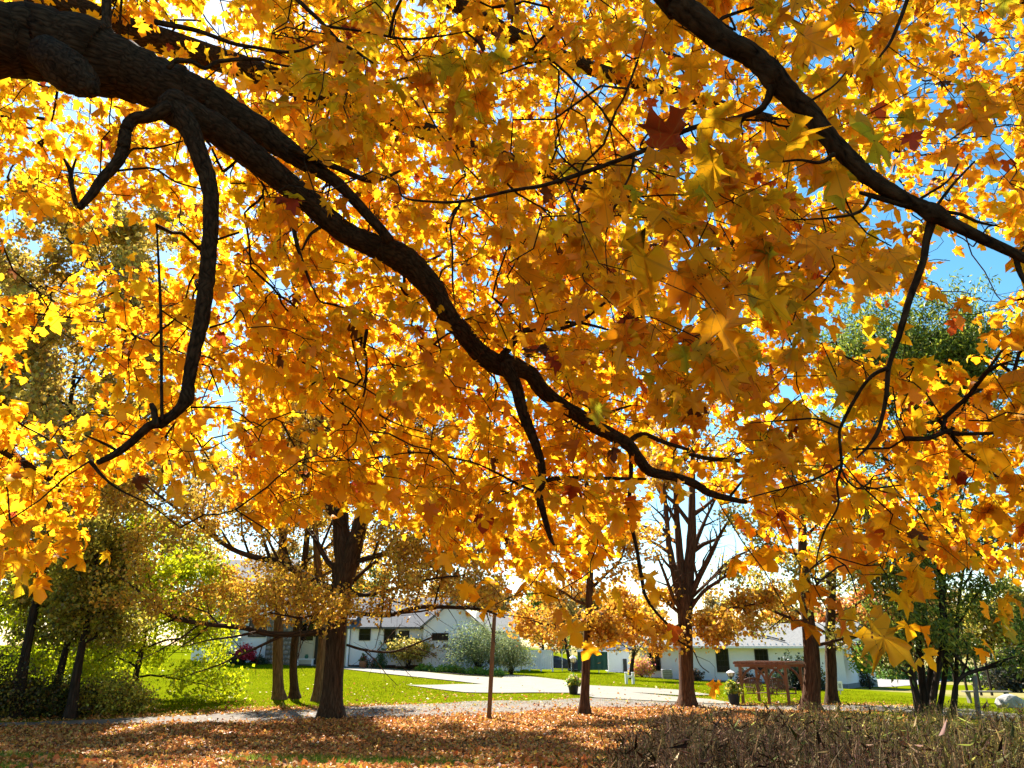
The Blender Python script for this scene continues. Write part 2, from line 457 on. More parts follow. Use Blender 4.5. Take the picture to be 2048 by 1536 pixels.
def trace(pts, Y0, Y1=None, world0=None, per=4):
    """Limb seen in the photo: (px, py, width in px) points, Y metres away from Y0 to Y1. Returns centre line and radii."""
    a = np.array(pts, float)
    s = np.concatenate([[0], np.cumsum(np.linalg.norm(np.diff(a[:, :2], axis=0), axis=1))]); s /= s[-1]
    Y = Y0 + ((Y1 if Y1 is not None else Y0) - Y0) * s
    P = PY(a[:, 0], a[:, 1], Y)
    R = a[:, 2] * ZC(a[:, 1], Y) / F / 2
    if world0 is not None:
        w = np.array(world0, float)
        P = np.vstack([w[:, :3], P]); R = np.concatenate([w[:, 3], R])
    Q = catmull(np.column_stack([P, R]), per)
    return Q[:, :3], np.maximum(Q[:, 3], 0.0015)

# ------------------------------------------------------------------ leaves
HALF_FINE = [(0, .03), (.13, -.05), (.32, -.09), (.28, .05), (.42, .09), (.62, .17), (.48, .26), (.51, .34), (.61, .50), (.41, .44), (.19, .45), (.20, .60), (.30, .74), (.13, .78), (0, 1.02)]
HALF_MID = [(0, .02), (.32, -.08), (.27, .06), (.60, .18), (.44, .28), (.57, .50), (.19, .45), (.28, .74), (0, 1.02)]
HALF_FAR = [(0, 0), (.54, .12), (.27, .30), (.46, .60), (0, 1.0)]
def outline(half):
    h = np.array(half)
    return np.vstack([h, h[1:-1][::-1] * [-1, 1]])
def fan(half):
    o = outline(half)
    v = np.vstack([[0, .33], o])
    n = len(o)
    f = np.array([[0, 1 + (i + 1) % n, 1 + i] for i in range(n)])
    return v, f
SHAPES = {'fine': fan(HALF_FINE), 'mid': fan(HALF_MID), 'far': fan(HALF_FAR)}
SHAPES['tiny'] = (np.array([[0, 0], [.42, .42], [0, 1], [-.42, .42]]), np.array([[0, 1, 2], [0, 2, 3]]))
SHAPES['narrow'] = (np.array([[0, 0], [.16, .45], [0, 1], [-.16, .45]]), np.array([[0, 1, 2], [0, 2, 3]]))
SHAPES['five'] = (np.array([[0, 0], [.45, .15], [.42, .62], [0, 1], [-.42, .62], [-.45, .15]]), np.array([[0, 1, 2], [0, 2, 3], [0, 3, 4], [0, 4, 5]]))
def leaf_arrays(P, D, Nn, S, C, shape, rng, curl=0.35):
    """Leaves with foot P, direction D, face normal Nn, length S, colour C."""
    xy, f = SHAPES[shape]
    n = len(P)
    D = unit(D)
    side = unit(np.cross(D, Nn)); nn = np.cross(side, D)
    x, y = xy[:, 0][None], xy[:, 1][None]
    c1, c2, c3 = (rng.normal(0, 1, (n, 1)) for _ in range(3))
    z = -curl * (0.25 + 0.55 * np.abs(c1)) * (y - .25) ** 2 + curl * (0.5 * c2) * np.abs(x) - curl * 0.8 * np.abs(c3) * x * x + curl * 0.25 * c1 * x * y
    if len(xy) > 12:
        z = z + curl * 0.16 * rng.normal(0, 1, (n, len(xy))) * (np.hypot(x, y - .33) > .25)
    asp = 1 + 0.13 * c2
    if len(xy) > 4:
        x = x + 0.03 * rng.normal(0, 1, (n, len(xy))) + 0.06 * c3 * y * (1 - y)
        y = y + 0.03 * rng.normal(0, 1, (n, len(xy)))
    V = P[:, None] + S[:, None, None] * ((x * asp)[..., None] * side[:, None] + y[..., None] * D[:, None] + z[..., None] * nn[:, None])
    Fc = (np.arange(n)[:, None, None] * len(xy) + f[None]).reshape(-1, 3)
    CC = np.repeat(C[:, None], len(xy), 1)
    UV = np.broadcast_to(np.column_stack([xy, np.zeros(len(xy))])[None], (n, len(xy), 3))
    return V.reshape(-1, 3), Fc, CC.reshape(-1, 3), UV.reshape(-1, 3)
def leaves_obj(name, sets, material, parent=None, origin=(0, 0, 0), kind='stuff'):
    vs, fs, cs, n = [], [], [], 0
    for v, f, c, _ in sets:
        vs.append(v); fs.append(f + n); cs.append(c); n += len(v)
    me = raw_mesh(name, np.vstack(vs) - np.asarray(origin), np.vstack(fs), {'Col': ('FLOAT_COLOR', rgba(np.vstack(cs)))})
    return tag(link(name, me, material, parent), kind=kind)
def palette(rng, n, cols, jit=0.12):
    w = np.array([c[3] for c in cols], float); w /= w.sum()
    base = np.array([c[:3] for c in cols], float)[rng.choice(len(cols), n, p=w)]
    return np.clip(base * (1 + rng.normal(0, jit, (n, 1))) * (1 + rng.normal(0, jit * 0.4, (n, 3))), 0.003, 0.95)
def rand_dir(rng, n):
    return unit(rng.normal(0, 1, (n, 3)))

# ------------------------------------------------------------------ ground, path, driveway
def axis(lo, hi, step, far, grow=1.25):
    a = list(np.arange(lo, hi + 1e-6, step))
    d, x = step, hi
    while x < far:
        d *= grow; x += d; a.append(x)
    d, x, pre = step, lo, []
    while x > -far:
        d *= grow; x -= d; pre.append(x)
    return np.array(pre[::-1] + a)
def litter_amount(x, y):
    """How much of the ground the fallen leaves cover: under the maples, up to the path and a little beyond."""
    yp = path_y(x)
    a = ss(0.9, -1.0, y - yp) * ss(-22, -16, x) * (1 - 0.75 * ss(9, 15, x))
    b = 0.85 * np.exp(-((x + 8.5) / 4.5) ** 2 - ((y - yp - 2.6) / 1.8) ** 2)
    c = 0.5 * np.exp(-((y - yp - 2.0) / 1.6) ** 2)
    return np.clip(np.maximum(np.maximum(a, b), c), 0, 1)
PATH_UP = [(-420, 1452), (-200, 1449), (0, 1446), (130, 1442), (300, 1435), (450, 1427), (560, 1421), (680, 1415), (800, 1410), (900, 1406), (1050, 1402), (1180, 1397), (1350, 1404), (1480, 1411), (1600, 1412), (1720, 1411), (1830, 1413), (2000, 1425), (2250, 1447), (2500, 1465)]
PATH_LO = [(-420, 1464), (-200, 1459), (0, 1453), (130, 1450), (300, 1448), (450, 1446), (560, 1443), (680, 1439), (800, 1436), (900, 1432), (1050, 1425), (1180, 1416), (1350, 1414), (1480, 1420), (1600, 1422), (1720, 1423), (1830, 1427), (2000, 1443), (2250, 1462), (2500, 1480)]
_pu, _pl = GP(*np.array(PATH_UP, float).T), GP(*np.array(PATH_LO, float).T)
_pc = (_pu + _pl) / 2
_pc = _pc[np.argsort(_pc[:, 0])]
def path_y(x):
    return np.interp(x, _pc[:, 0], _pc[:, 1])
gx, gy = axis(-34, 36, 0.75, 900), axis(0, 84, 0.75, 900)
XX, YY = np.meshgrid(gx, gy)
nx, ny = len(gx), len(gy)
idx = np.arange(nx * ny).reshape(ny, nx)
quads = np.stack([idx[:-1, :-1], idx[:-1, 1:], idx[1:, 1:], idx[1:, :-1]], -1).reshape(-1, 4)
xf, yf = XX.ravel(), YY.ravel()
zone = np.zeros((len(xf), 3))
zone[:, 0] = litter_amount(xf, yf)
field = ss(62, 66, yf) * ss(14, 22, xf) + ss(20, 25, xf) * ss(36, 40, yf) * ss(58, 50, yf) * 0.9
zone[:, 1] = np.clip(field + ss(95, 120, np.hypot(xf, yf)) * 0.25, 0, 1)
gme = raw_mesh('ground', np.column_stack([xf, yf, TZ(xf, yf)]), quads, {'Zone': ('FLOAT_COLOR', rgba(zone))}, True)
tag(link('ground', gme, M['ground']), kind='structure')

def patch(name, poly, material, lift, step=0.6, thick=None):
    """Sheet that follows the ground inside a closed outline of (x, y)."""
    poly = np.asarray(poly, float)
    dense = []
    for a, b in zip(poly, np.roll(poly, -1, 0)):
        n = max(1, int(np.linalg.norm(b - a) / step))
        dense += [a + (b - a) * t for t in np.linspace(0, 1, n, endpoint=False)]
    dense = np.array(dense)
    lo, hi = dense.min(0), dense.max(0)
    X, Yg = np.meshgrid(np.arange(lo[0], hi[0], step), np.arange(lo[1], hi[1], step))
    q = np.column_stack([X.ravel(), Yg.ravel()])
    inside = np.zeros(len(q), bool)
    for a, b in zip(dense, np.roll(dense, -1, 0)):
        cr = ((a[1] > q[:, 1]) != (b[1] > q[:, 1])) & (q[:, 0] < (b[0] - a[0]) * (q[:, 1] - a[1]) / (b[1] - a[1] + 1e-12) + a[0])
        inside ^= cr
    q = q[inside]
    pts = [Vector(p) for p in np.vstack([dense, q])]
    vo, _, fo, *_ = delaunay_2d_cdt(pts, [], [list(range(len(dense)))], 1, 1e-4)
    v = np.array([[p.x, p.y] for p in vo])
    v3 = np.column_stack([v, TZ(v[:, 0], v[:, 1]) + lift])
    me = bpy.data.meshes.new(name)
    me.from_pydata(v3.tolist(), [], [list(f) for f in fo])
    me.update()
    return tag(link(name, me, material), kind='structure')
def wob(P, amp, seed):
    r = np.random.default_rng(seed)
    Q = catmull(np.asarray(P)[:, :2], 6)
    return Q + r.normal(0, amp, Q.shape)
patch('gravel_path', np.vstack([wob(_pu, 0.12, 1), wob(_pl, 0.12, 2)[::-1]]), M['gravel'], 0.02)
drive_px = [(520, 1322), (600, 1325), (700, 1331), (800, 1340), (935, 1353), (1004, 1357), (1012, 1350), (1060, 1354), (1123, 1361), (1181, 1372), (1270, 1376), (1355, 1381), (1424, 1391), (1355, 1392), (1262, 1386), (1330, 1393), (1420, 1400), (1470, 1408), (1440, 1409), (1350, 1405), (1190, 1397), (1140, 1387), (1030, 1387), (930, 1386), (870, 1379), (812, 1371), (880, 1371), (968, 1370), (900, 1362), (844, 1356), (740, 1345), (640, 1334), (560, 1328)]
DRIVE = GP(*np.array(drive_px, float).T)[:, :2]
patch('concrete_driveway', DRIVE, M['concrete'], 0.045)
bed_px = [(765, 1330), (850, 1335), (930, 1338), (1000, 1346), (1014, 1352), (1002, 1355), (935, 1351), (860, 1344), (800, 1338), (770, 1335)]
patch('flower_bed', GP(*np.array(bed_px, float).T)[:, :2], M['soil'], 0.035)
far_px = [(1690, 1357), (1800, 1352), (1905, 1357), (1900, 1363), (1830, 1371), (1740, 1373)]
patch('far_road', GP(*np.array(far_px, float).T)[:, :2], mat('worn_asphalt', (0.16, 0.15, 0.145), (0.24, 0.22, 0.2), 0.9, 3.0), 0.03, 1.5)

# ------------------------------------------------------------------ trees
UP = np.array([0, 0, 1.0])
def grow(rng, p, d, length, n, bend=0.0, wobble=0.12, side=None):
    """One branch: n steps from p along d, turning up (bend>0) or down as it goes."""
    pts = [np.array(p, float)]
    d = unit(np.array(d, float))
    for _ in range(n):
        d = unit(d + UP * bend / n + rng.normal(0, wobble, 3))
        pts.append(pts[-1] + d * length / n)
    return np.array(pts)
def at_len(P, t):
    """Point and direction at fraction t of a centre line."""
    s = np.concatenate([[0], np.cumsum(np.linalg.norm(np.diff(P, axis=0), axis=1))]); s /= s[-1]
    p = np.array([np.interp(t, s, P[:, i]) for i in range(3)])
    q = np.array([np.interp(min(t + 0.05, 1.0), s, P[:, i]) for i in range(3)])
    r = np.array([np.interp(max(t - 0.05, 0.0), s, P[:, i]) for i in range(3)])
    return p, unit(q - r)
def branch_out(rng, P, R, count, lenf, n, t0=0.3, spread=0.8, bend=0.1, wobble=0.15):
    """Branches that leave a centre line P: list of (points, radii)."""
    L = np.linalg.norm(np.diff(P, axis=0), axis=1).sum()
    out = []
    for t in np.linspace(t0, 0.98, count) + rng.uniform(-0.04, 0.04, count):
        t = float(np.clip(t, 0.05, 1.0))
        p, d = at_len(P, t)
        e = unit(np.cross(d, rng.normal(0, 1, 3)))
        nd = unit(d * (1 - spread * 0.55) + e * spread)
        ln = L * lenf * (1.15 - 0.6 * t) * rng.uniform(0.7, 1.25)
        r = np.interp(t, np.linspace(0, 1, len(R)), R)
        q = grow(rng, p, nd, ln, n, bend, wobble)
        out.append((q, np.linspace(r * 0.55, r * 0.12, n + 1)))
    return out
def stack(bs):
    return np.array([b[0] for b in bs]), np.array([b[1] for b in bs])
def make_tree(name, label, trunks, limbs, rng, bark, leaves, pal, leaf=0.13, shape='tiny', sub=7, twig=4, sigma=0.22, group=None,
              sublen=0.42, subbend=0.1, subt0=0.25, twiglen=0.45, jit=0.18, mat_leaf='leaf_far', leaf_down=0.3, limb_n=8, trunk_n=14, keep=None, spread=0.8, bare=True):
    """Tree: trunks and limbs are (points, radii); branchlets and foliage grow from the limbs."""
    base = trunks[0][0][0]
    base = np.array([base[0], base[1], base[2]])
    root = empty(name, base, label, 'tree', group)
    for P, R in trunks:
        k = len(P)
        V, Fq, UV = tube_np(P[None], R[None], trunk_n)
        ang = np.linspace(0, 2 * np.pi, trunk_n, endpoint=False)
        lob = 1 + 0.10 * np.sin(3 * ang + rng.uniform(0, 6)) + 0.06 * np.sin(5 * ang + rng.uniform(0, 6))
        V = V.reshape(k, trunk_n, 3); V = P[:, None] + (V - P[:, None]) * lob[None, :, None] * (1 + rng.normal(0, .018, (k, trunk_n, 1)))
        # root flare: the lowest rings spread in lobes
        me = raw_mesh('trunk', V.reshape(-1, 3) - base, Fq, {'tuv': ('FLOAT_VECTOR', UV)}, True)
        link('trunk', me, M[bark], root)
    for P, R in limbs:
        tubes('limb', P[None], R[None], M[bark], root, base, limb_n, 0.04, rng)
    subs, twigs = [], []
    for P, R in limbs:
        b = branch_out(rng, P, R, sub, sublen, 6, subt0, spread, subbend)
        subs += b
    for P, R in subs:
        twigs += branch_out(rng, P, R, twig, twiglen, 4, 0.25, 0.8, 0.0, 0.2)
    PS, RS = stack(subs); PT, RT = stack(twigs)
    RS, RT = np.maximum(RS, 0.008), np.maximum(RT, 0.005)
    v1, f1, u1 = tube_np(PS[:, ::2], RS[:, ::2], 4 if bare else 3)
    v2, f2, u2 = tube_np(PT[:, ::2], RT[:, ::2], 3) if bare else (np.zeros((0, 3)), np.zeros((0, 4), int), np.zeros((0, 3)))
    me = raw_mesh('branchlets', np.vstack([v1, v2]) - base, np.vstack([f1, f2 + len(v1)]), {'tuv': ('FLOAT_VECTOR', np.vstack([u1, u2]))}, True)
    tag(link('branchlets', me, M[bark], root), kind='stuff')
    if leaves:
        tips = np.vstack([PT[:, 1:].reshape(-1, 3), PS[:, 3:].reshape(-1, 3)])
        if keep is not None:
            tips = tips[keep(tips)]
        i = rng.integers(0, len(tips), leaves)
        P = tips[i] + rng.normal(0, sigma, (leaves, 3)) * [1, 1, 0.8]
        if keep is not None:
            P = P[keep(P)]
        n = len(P)
        tc = palette(rng, len(tips), pal, 0.0)
        C = tc[i[:n]] * 0.5 + palette(rng, n, pal, jit) * 0.5
        C = np.clip(C * (1 + rng.normal(0, jit, (n, 1))), 0.004, 0.9)
        D = rand_dir(rng, n) - UP * leaf_down
        Nn = rand_dir(rng, n) + UP * 0.5
        S = leaf * rng.uniform(0.65, 1.3, n)
        leaves_obj('crown', [leaf_arrays(P, D, Nn, S, C, shape, rng, 0.5)], M[mat_leaf], root, base)
    return root
def trunk_px(pts, Y, flare=1.5):
    """Trunk seen in the photo, standing on the ground at Y; its foot spreads into roots."""
    P, R = trace(pts, Y, per=3)
    z0 = TZ(P[0, 0], P[0, 1])
    P[:, 2] += z0 - 0.12 - P[0, 2] if False else 0
    h = P[:, 2] - P[0, 2]
    R = R * .84 * (1 + (flare - 1) * np.exp(-h / 0.28))
    P[0, 2] -= 0.25
    return P, R
def ground_Y(px, py):
    return float(GP(px, py)[1])

PAL_BROWN = [(.60, .31, .03, 4), (.68, .42, .035, 3), (.46, .20, .025, 2.5), (.76, .54, .04, 2.5), (.30, .12, .02, 1.2)]
PAL_ORANGE = [(.66, .34, .03, 4), (.74, .46, .035, 4), (.54, .22, .025, 2), (.38, .13, .02, 1)]
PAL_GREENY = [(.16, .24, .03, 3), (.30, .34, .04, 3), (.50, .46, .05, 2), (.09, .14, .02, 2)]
PAL_BRIGHT = [(.54, .54, .008, 4), (.40, .48, .008, 3), (.62, .54, .012, 2), (.20, .26, .01, 1)]
PAL_THICK = [(.20, .20, .025, 3), (.42, .38, .04, 3), (.58, .46, .05, 3), (.34, .18, .03, 1.5), (.09, .09, .02, 2)]
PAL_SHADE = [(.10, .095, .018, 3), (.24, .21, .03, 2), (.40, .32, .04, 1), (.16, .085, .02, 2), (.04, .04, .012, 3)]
PAL_TALL = [(.56, .36, .05, 4), (.62, .46, .06, 3), (.40, .21, .04, 3), (.26, .25, .04, 2), (.18, .09, .03, 1.5)]
PAL_DULL = [(.32, .19, .05, 3), (.42, .27, .06, 3), (.22, .15, .045, 2), (.50, .38, .07, 1.5)]
PAL_RED = [(.55, .17, .035, 3), (.62, .28, .05, 3), (.45, .10, .03, 2), (.66, .42, .07, 2)]

def limb_px(pts, Y0, Y1=None):
    return trace(pts, Y0, Y1)

# the broad maple in the middle of the leafy bank
r = np.random.default_rng(1)
Y = ground_Y(664, 1437)
T1 = trunk_px([(664, 1437, 52), (665, 1400, 46), (668, 1360, 44), (672, 1300, 44), (677, 1240, 44), (684, 1180, 46), (693, 1128, 56)], Y, 1.55)
lims = [limb_px(q, Y, Y + dy) for q, dy in [
    ([(690, 1130, 40), (684, 1080, 36), (680, 1020, 32), (684, 960, 28), (690, 880, 22), (680, 790, 14), (684, 700, 6)], 1.5),
    ([(698, 1130, 40), (712, 1080, 34), (728, 1020, 30), (738, 960, 26), (760, 870, 20), (800, 780, 13), (820, 700, 5)], -1.0),
    ([(650, 1262, 14), (600, 1268, 12), (540, 1268, 11), (490, 1256, 10), (430, 1250, 9), (350, 1236, 8), (300, 1200, 6), (235, 1150, 3)], -1.5),
    ([(676, 1185, 18), (640, 1168, 16), (590, 1140, 14), (550, 1122, 13), (500, 1112, 11), (450, 1090, 9), (400, 1050, 7), (330, 1000, 5), (270, 950, 3)], -2.5),
    ([(688, 1150, 12), (655, 1122, 11), (620, 1060, 9), (580, 1020, 8), (540, 970, 6), (490, 930, 3)], 2.5),
    ([(700, 1128, 12), (740, 1115, 11), (790, 1100, 10), (830, 1072, 8), (880, 1070, 6), (940, 1090, 3)], -2.0),
    ([(690, 1225, 10), (740, 1228, 10), (780, 1230, 9), (830, 1216, 9), (880, 1214, 8), (960, 1219, 6), (1010, 1235, 3)], -3.0),
    ([(694, 1290, 5), (730, 1300, 5), (780, 1304, 4), (820, 1292, 4), (865, 1274, 3)], -2.0),
    ([(690, 1180, 9), (730, 1140, 8), (760, 1115, 7), (830, 1040, 6), (890, 1010, 3)], 3.0),
    ([(672, 1215, 9), (620, 1200, 8), (560, 1205, 7), (520, 1195, 5), (470, 1180, 3)], 3.0),
    ([(690, 1170, 9), (720, 1190, 8), (780, 1180, 7), (850, 1160, 5), (930, 1150, 3)], -4.0),
    ([(686, 1050, 14), (640, 1000, 11), (590, 930, 8), (540, 850, 5), (520, 780, 3)], -1.5),
    ([(684, 980, 13), (650, 900, 10), (620, 820, 7), (600, 740, 3)], 2.5),
    ([(735, 980, 13), (790, 920, 10), (860, 870, 7), (940, 830, 3)], 1.5),
    ([(728, 1030, 12), (800, 990, 9), (880, 960, 6), (960, 950, 3)], -2.0),
    ([(750, 900, 11), (800, 840, 8), (870, 780, 5), (930, 720, 3)], -1.5),
    ([(680, 1190, 9), (660, 1215, 8), (640, 1225, 7), (600, 1235, 5), (540, 1225, 3)], -4.5)]]
def keep1(P):
    a, b, _ = project(P)
    return b < np.interp(a, [0, 250, 430, 560, 640, 690, 730, 800, 900, 1000], [1180, 1225, 1262, 1240, 1262, 1290, 1245, 1226, 1216, 1225]) + 14 * np.sin(a * .11) + 10 * np.sin(a * .31)
make_tree('maple_tree', 'broad dark-trunked maple with rusty brown leaves standing on the leaf-strewn bank', [T1], lims, r, 'bark_far', 66000, PAL_BROWN, 0.115, 'tiny',
          sub=11, twig=5, sigma=0.2, sublen=0.40, subt0=0.2, keep=keep1)

# three pale trunks close together behind it
for k, (pts, lab, wl) in enumerate([
        ([(560, 1399, 26), (557, 1380, 23), (556, 1330, 23), (557, 1270, 22), (560, 1200, 21), (566, 1080, 18), (570, 950, 14), (560, 800, 6)], 'pale straight trunk with spread roots, leftmost of three beside the broad maple', 3),
        ([(590, 1397, 21), (589, 1380, 18), (587, 1330, 17), (592, 1270, 17), (600, 1220, 16), (612, 1100, 14), (622, 980, 10), (630, 850, 5)], 'slim dark-sided trunk, the middle one of three by the broad maple', 2),
        ([(636, 1402, 25), (637, 1380, 23), (640, 1340, 21), (645, 1280, 20), (640, 1200, 19), (632, 1080, 16), (620, 950, 12), (610, 820, 5)], 'pale trunk half hidden behind the broad dark maple trunk', 1)]):
    r = np.random.default_rng(30 + k)
    Y = ground_Y(pts[0][0], pts[0][1])
    T = trunk_px(pts, Y, 1.7)
    lims = []
    for t in np.linspace(0.32, 0.95, 9):
        p, d = at_len(T[0], t)
        a = r.uniform(0, 2 * np.pi)
        lims.append((grow(r, p, [math.cos(a), math.sin(a), 0.5], 3.2 * (1.3 - t), 7, 0.3, 0.12), np.linspace(0.07, 0.015, 8)))
    make_tree('maple_tree', lab, [T], lims, r, 'bark_pale' if k != 1 else 'bark_far', 6500, PAL_BROWN, 0.14, 'tiny', sub=7, twig=4, sigma=0.25, group='three trunks beside the broad maple')

# slender maple right of the bare post
r = np.random.default_rng(3)
Y = ground_Y(1168, 1428)
T3 = trunk_px([(1168, 1428, 24), (1169, 1400, 21), (1171, 1350, 20), (1174, 1280, 19), (1178, 1200, 18), (1180, 1120, 15), (1178, 1040, 12), (1172, 940, 9), (1176, 820, 4)], Y, 1.7)
lims = [limb_px(q, Y, Y + dy) for q, dy in [
    ([(1178, 1285, 5), (1205, 1272, 4), (1225, 1255, 3)], -.5), ([(1178, 1245, 6), (1210, 1225, 5), (1235, 1190, 3)], 1), ([(1175, 1210, 7), (1150, 1200, 6), (1120, 1180, 4), (1080, 1170, 3)], 1),
    ([(1180, 1180, 7), (1210, 1150, 6), (1240, 1120, 4), (1260, 1060, 3)], -2), ([(1178, 1150, 7), (1145, 1120, 6), (1110, 1100, 4), (1060, 1080, 3)], -2), ([(1180, 1100, 6), (1200, 1050, 5), (1240, 990, 3)], 1.5),
    ([(1178, 1080, 6), (1150, 1030, 5), (1110, 980, 3)], 1.5), ([(1174, 1230, 6), (1140, 1235, 5), (1100, 1250, 4), (1060, 1240, 2)], -1.5)]]
make_tree('maple_tree', 'slender maple with a straight brown trunk beside the lamp post with planter', [T3], lims, r, 'bark_red', 9500, PAL_ORANGE, 0.12, 'five', sub=8, twig=4, sigma=0.22, sublen=0.5)

# maple whose bare limbs fan out against the sky
r = np.random.default_rng(4)
Y = ground_Y(1376, 1414)
T4 = trunk_px([(1374, 1414, 36), (1374, 1390, 33), (1372, 1340, 33), (1371, 1290, 32), (1370, 1230, 34), (1370, 1190, 40)], Y, 1.75)
lims = [limb_px(q, Y, Y + dy) for q, dy in [
    ([(1374, 1200, 24), (1378, 1140, 22), (1383, 1080, 19), (1384, 1000, 14), (1386, 900, 8), (1390, 800, 3)], .5),
    ([(1366, 1200, 20), (1362, 1140, 18), (1357, 1080, 14), (1352, 1000, 11), (1350, 900, 7), (1340, 780, 3)], 1.5),
    ([(1362, 1205, 18), (1350, 1150, 16), (1338, 1090, 12), (1332, 1020, 9), (1325, 930, 4)], -1),
    ([(1378, 1200, 12), (1400, 1150, 12), (1420, 1112, 10), (1440, 1070, 7), (1470, 1020, 3)], -1),
    ([(1380, 1120, 10), (1396, 1075, 9), (1415, 1030, 6), (1440, 980, 3)], 1),
    ([(1376, 1225, 9), (1405, 1185, 8), (1440, 1160, 6), (1490, 1125, 4), (1530, 1095, 2)], -2),
    ([(1378, 1200, 8), (1420, 1160, 6), (1460, 1120, 5), (1500, 1100, 3)], 2),
    ([(1362, 1222, 10), (1345, 1190, 8), (1326, 1140, 6), (1310, 1100, 3)], -2),
    ([(1364, 1230, 8), (1335, 1205, 7), (1312, 1180, 5), (1285, 1150, 3)], 1),
    ([(1382, 1250, 8), (1420, 1232, 7), (1470, 1215, 5), (1530, 1205, 3)], -3),
    ([(1362, 1250, 8), (1330, 1262, 6), (1290, 1265, 4), (1260, 1250, 3)], -2.5),
    ([(1372, 1262, 7), (1390, 1270, 6), (1425, 1262, 4), (1460, 1255, 3)], -3)]]
keep4 = lambda P: (lambda q: (q[1] > 1175) | (q[1] < 985) | (np.abs(q[0] - 1400) > 120))(project(P))
make_tree('maple_tree', 'stout maple whose almost bare limbs fan upwards, orange leaves below, before the white bungalow', [T4], lims, r, 'bark_red', 13000, PAL_ORANGE, 0.13, 'five', sub=9, twig=4, sigma=0.2, sublen=0.34, keep=keep4, spread=0.6)

# two trunks right of the pergola
for k, (pts, lab, n, bk) in enumerate([
        ([(1624, 1421, 42), (1624, 1400, 37), (1626, 1350, 36), (1624, 1300, 34), (1618, 1250, 30), (1612, 1180, 26), (1606, 1100, 20), (1604, 980, 12), (1600, 850, 5)], 'thick red-brown trunk with leafy shoots right of the pergola', 10000, 'bark_red'),
        ([(1664, 1408, 28), (1663, 1390, 25), (1662, 1340, 25), (1660, 1290, 23), (1662, 1200, 20), (1668, 1080, 15), (1672, 950, 6)], 'grey-brown trunk next to the little white sign', 5000, 'bark_far')]):
    r = np.random.default_rng(50 + k)
    Y = ground_Y(pts[0][0], pts[0][1])
    T = trunk_px(pts, Y, 1.5)
    lims = []
    for j, t in enumerate(np.linspace(0.22, 0.95, 11)):
        p, d = at_len(T[0], t)
        a = j * 2.4 + r.uniform(-.3, .3)
        lims.append((grow(r, p, [math.cos(a), math.sin(a), 0.25 + .4 * t], 4.6 * (1.2 - t), 7, 0.1, 0.13), np.linspace(0.075, 0.012, 8)))
    make_tree('maple_tree', lab, [T], lims, r, bk, n, [(.30, .30, .04, 2), (.50, .42, .05, 2), (.58, .28, .04, 2), (.16, .18, .03, 1)], 0.15, 'tiny', sub=8, twig=4, sigma=0.24, leaf_down=.6)

# clump of dark stems with a tall green crown
r = np.random.default_rng(6)
Y = ground_Y(1850, 1432)
stems = []
for pts, dy in [([(1838, 1432, 15), (1831, 1390, 13), (1822, 1340, 13), (1816, 1280, 11), (1812, 1200, 10), (1800, 1100, 9), (1780, 960, 6), (1760, 800, 3)], 0),
                ([(1848, 1434, 17), (1846, 1380, 15), (1840, 1320, 15), (1834, 1260, 15), (1832, 1180, 13), (1824, 1090, 10), (1822, 950, 7), (1815, 720, 3)], .4),
                ([(1862, 1436, 14), (1868, 1390, 13), (1876, 1340, 13), (1884, 1290, 12), (1884, 1200, 11), (1880, 1110, 9), (1890, 950, 6), (1890, 700, 3)], -.3),
                ([(1876, 1432, 12), (1886, 1380, 10), (1892, 1320, 10), (1890, 1240, 9), (1888, 1150, 8), (1898, 1050, 6), (1930, 850, 3)], .6),
                ([(1855, 1434, 12), (1858, 1370, 11), (1862, 1320, 11), (1850, 1250, 9), (1852, 1150, 8), (1862, 1050, 5), (1860, 850, 3)], 1.0),
                ([(1842, 1430, 9), (1826, 1370, 7), (1808, 1310, 6), (1800, 1240, 5), (1790, 1150, 3)], -.5),
                ([(1904, 1438, 11), (1908, 1400, 10), (1912, 1370, 8), (1930, 1350, 7), (1965, 1338, 7), (2000, 1330, 6), (2060, 1322, 5), (2130, 1330, 3)], -.8),
                ([(1908, 1436, 9), (1912, 1380, 8), (1914, 1300, 7), (1916, 1220, 6), (1930, 1120, 4)], .2)]:
    P, R = trace(pts, Y + dy, per=3)
    P[0, 2] -= .3
    stems.append((P, R))
lims = []
for P, R in stems:
    for j, t in enumerate(np.linspace(0.3, 0.98, 8)):
        p, d = at_len(P, t)
        a = r.uniform(0, 2 * np.pi)
        lims.append((grow(r, p, unit(np.array([math.cos(a), math.sin(a), 0.55]) + d * .4), r.uniform(1.6, 3.4), 7, 0.15, 0.12), np.linspace(0.045, 0.010, 8)))
# spreading green top
for j in range(64):
    P, R = stems[r.integers(0, 5)]
    p, d = at_len(P, r.uniform(.75, .98))
    q = PY(r.uniform(1640, 1990), r.uniform(600, 760), Y + r.uniform(-2, 3))
    lims.append((catmull([p, p * .45 + q * .55 + [0, 0, .3], q], 4), np.linspace(.05, .012, 9)))
make_tree('multi_stem_tree', 'clump of dark leaning stems with a tall green and yellow crown behind the dry weeds', stems, lims, r, 'bark_dark', 66000, [(.11, .17, .02, 4), (.22, .27, .03, 3), (.44, .42, .04, 2), (.06, .09, .014, 3)], 0.21, 'narrow', sub=7, twig=4, sigma=0.2, leaf_down=.5, trunk_n=9, limb_n=6)

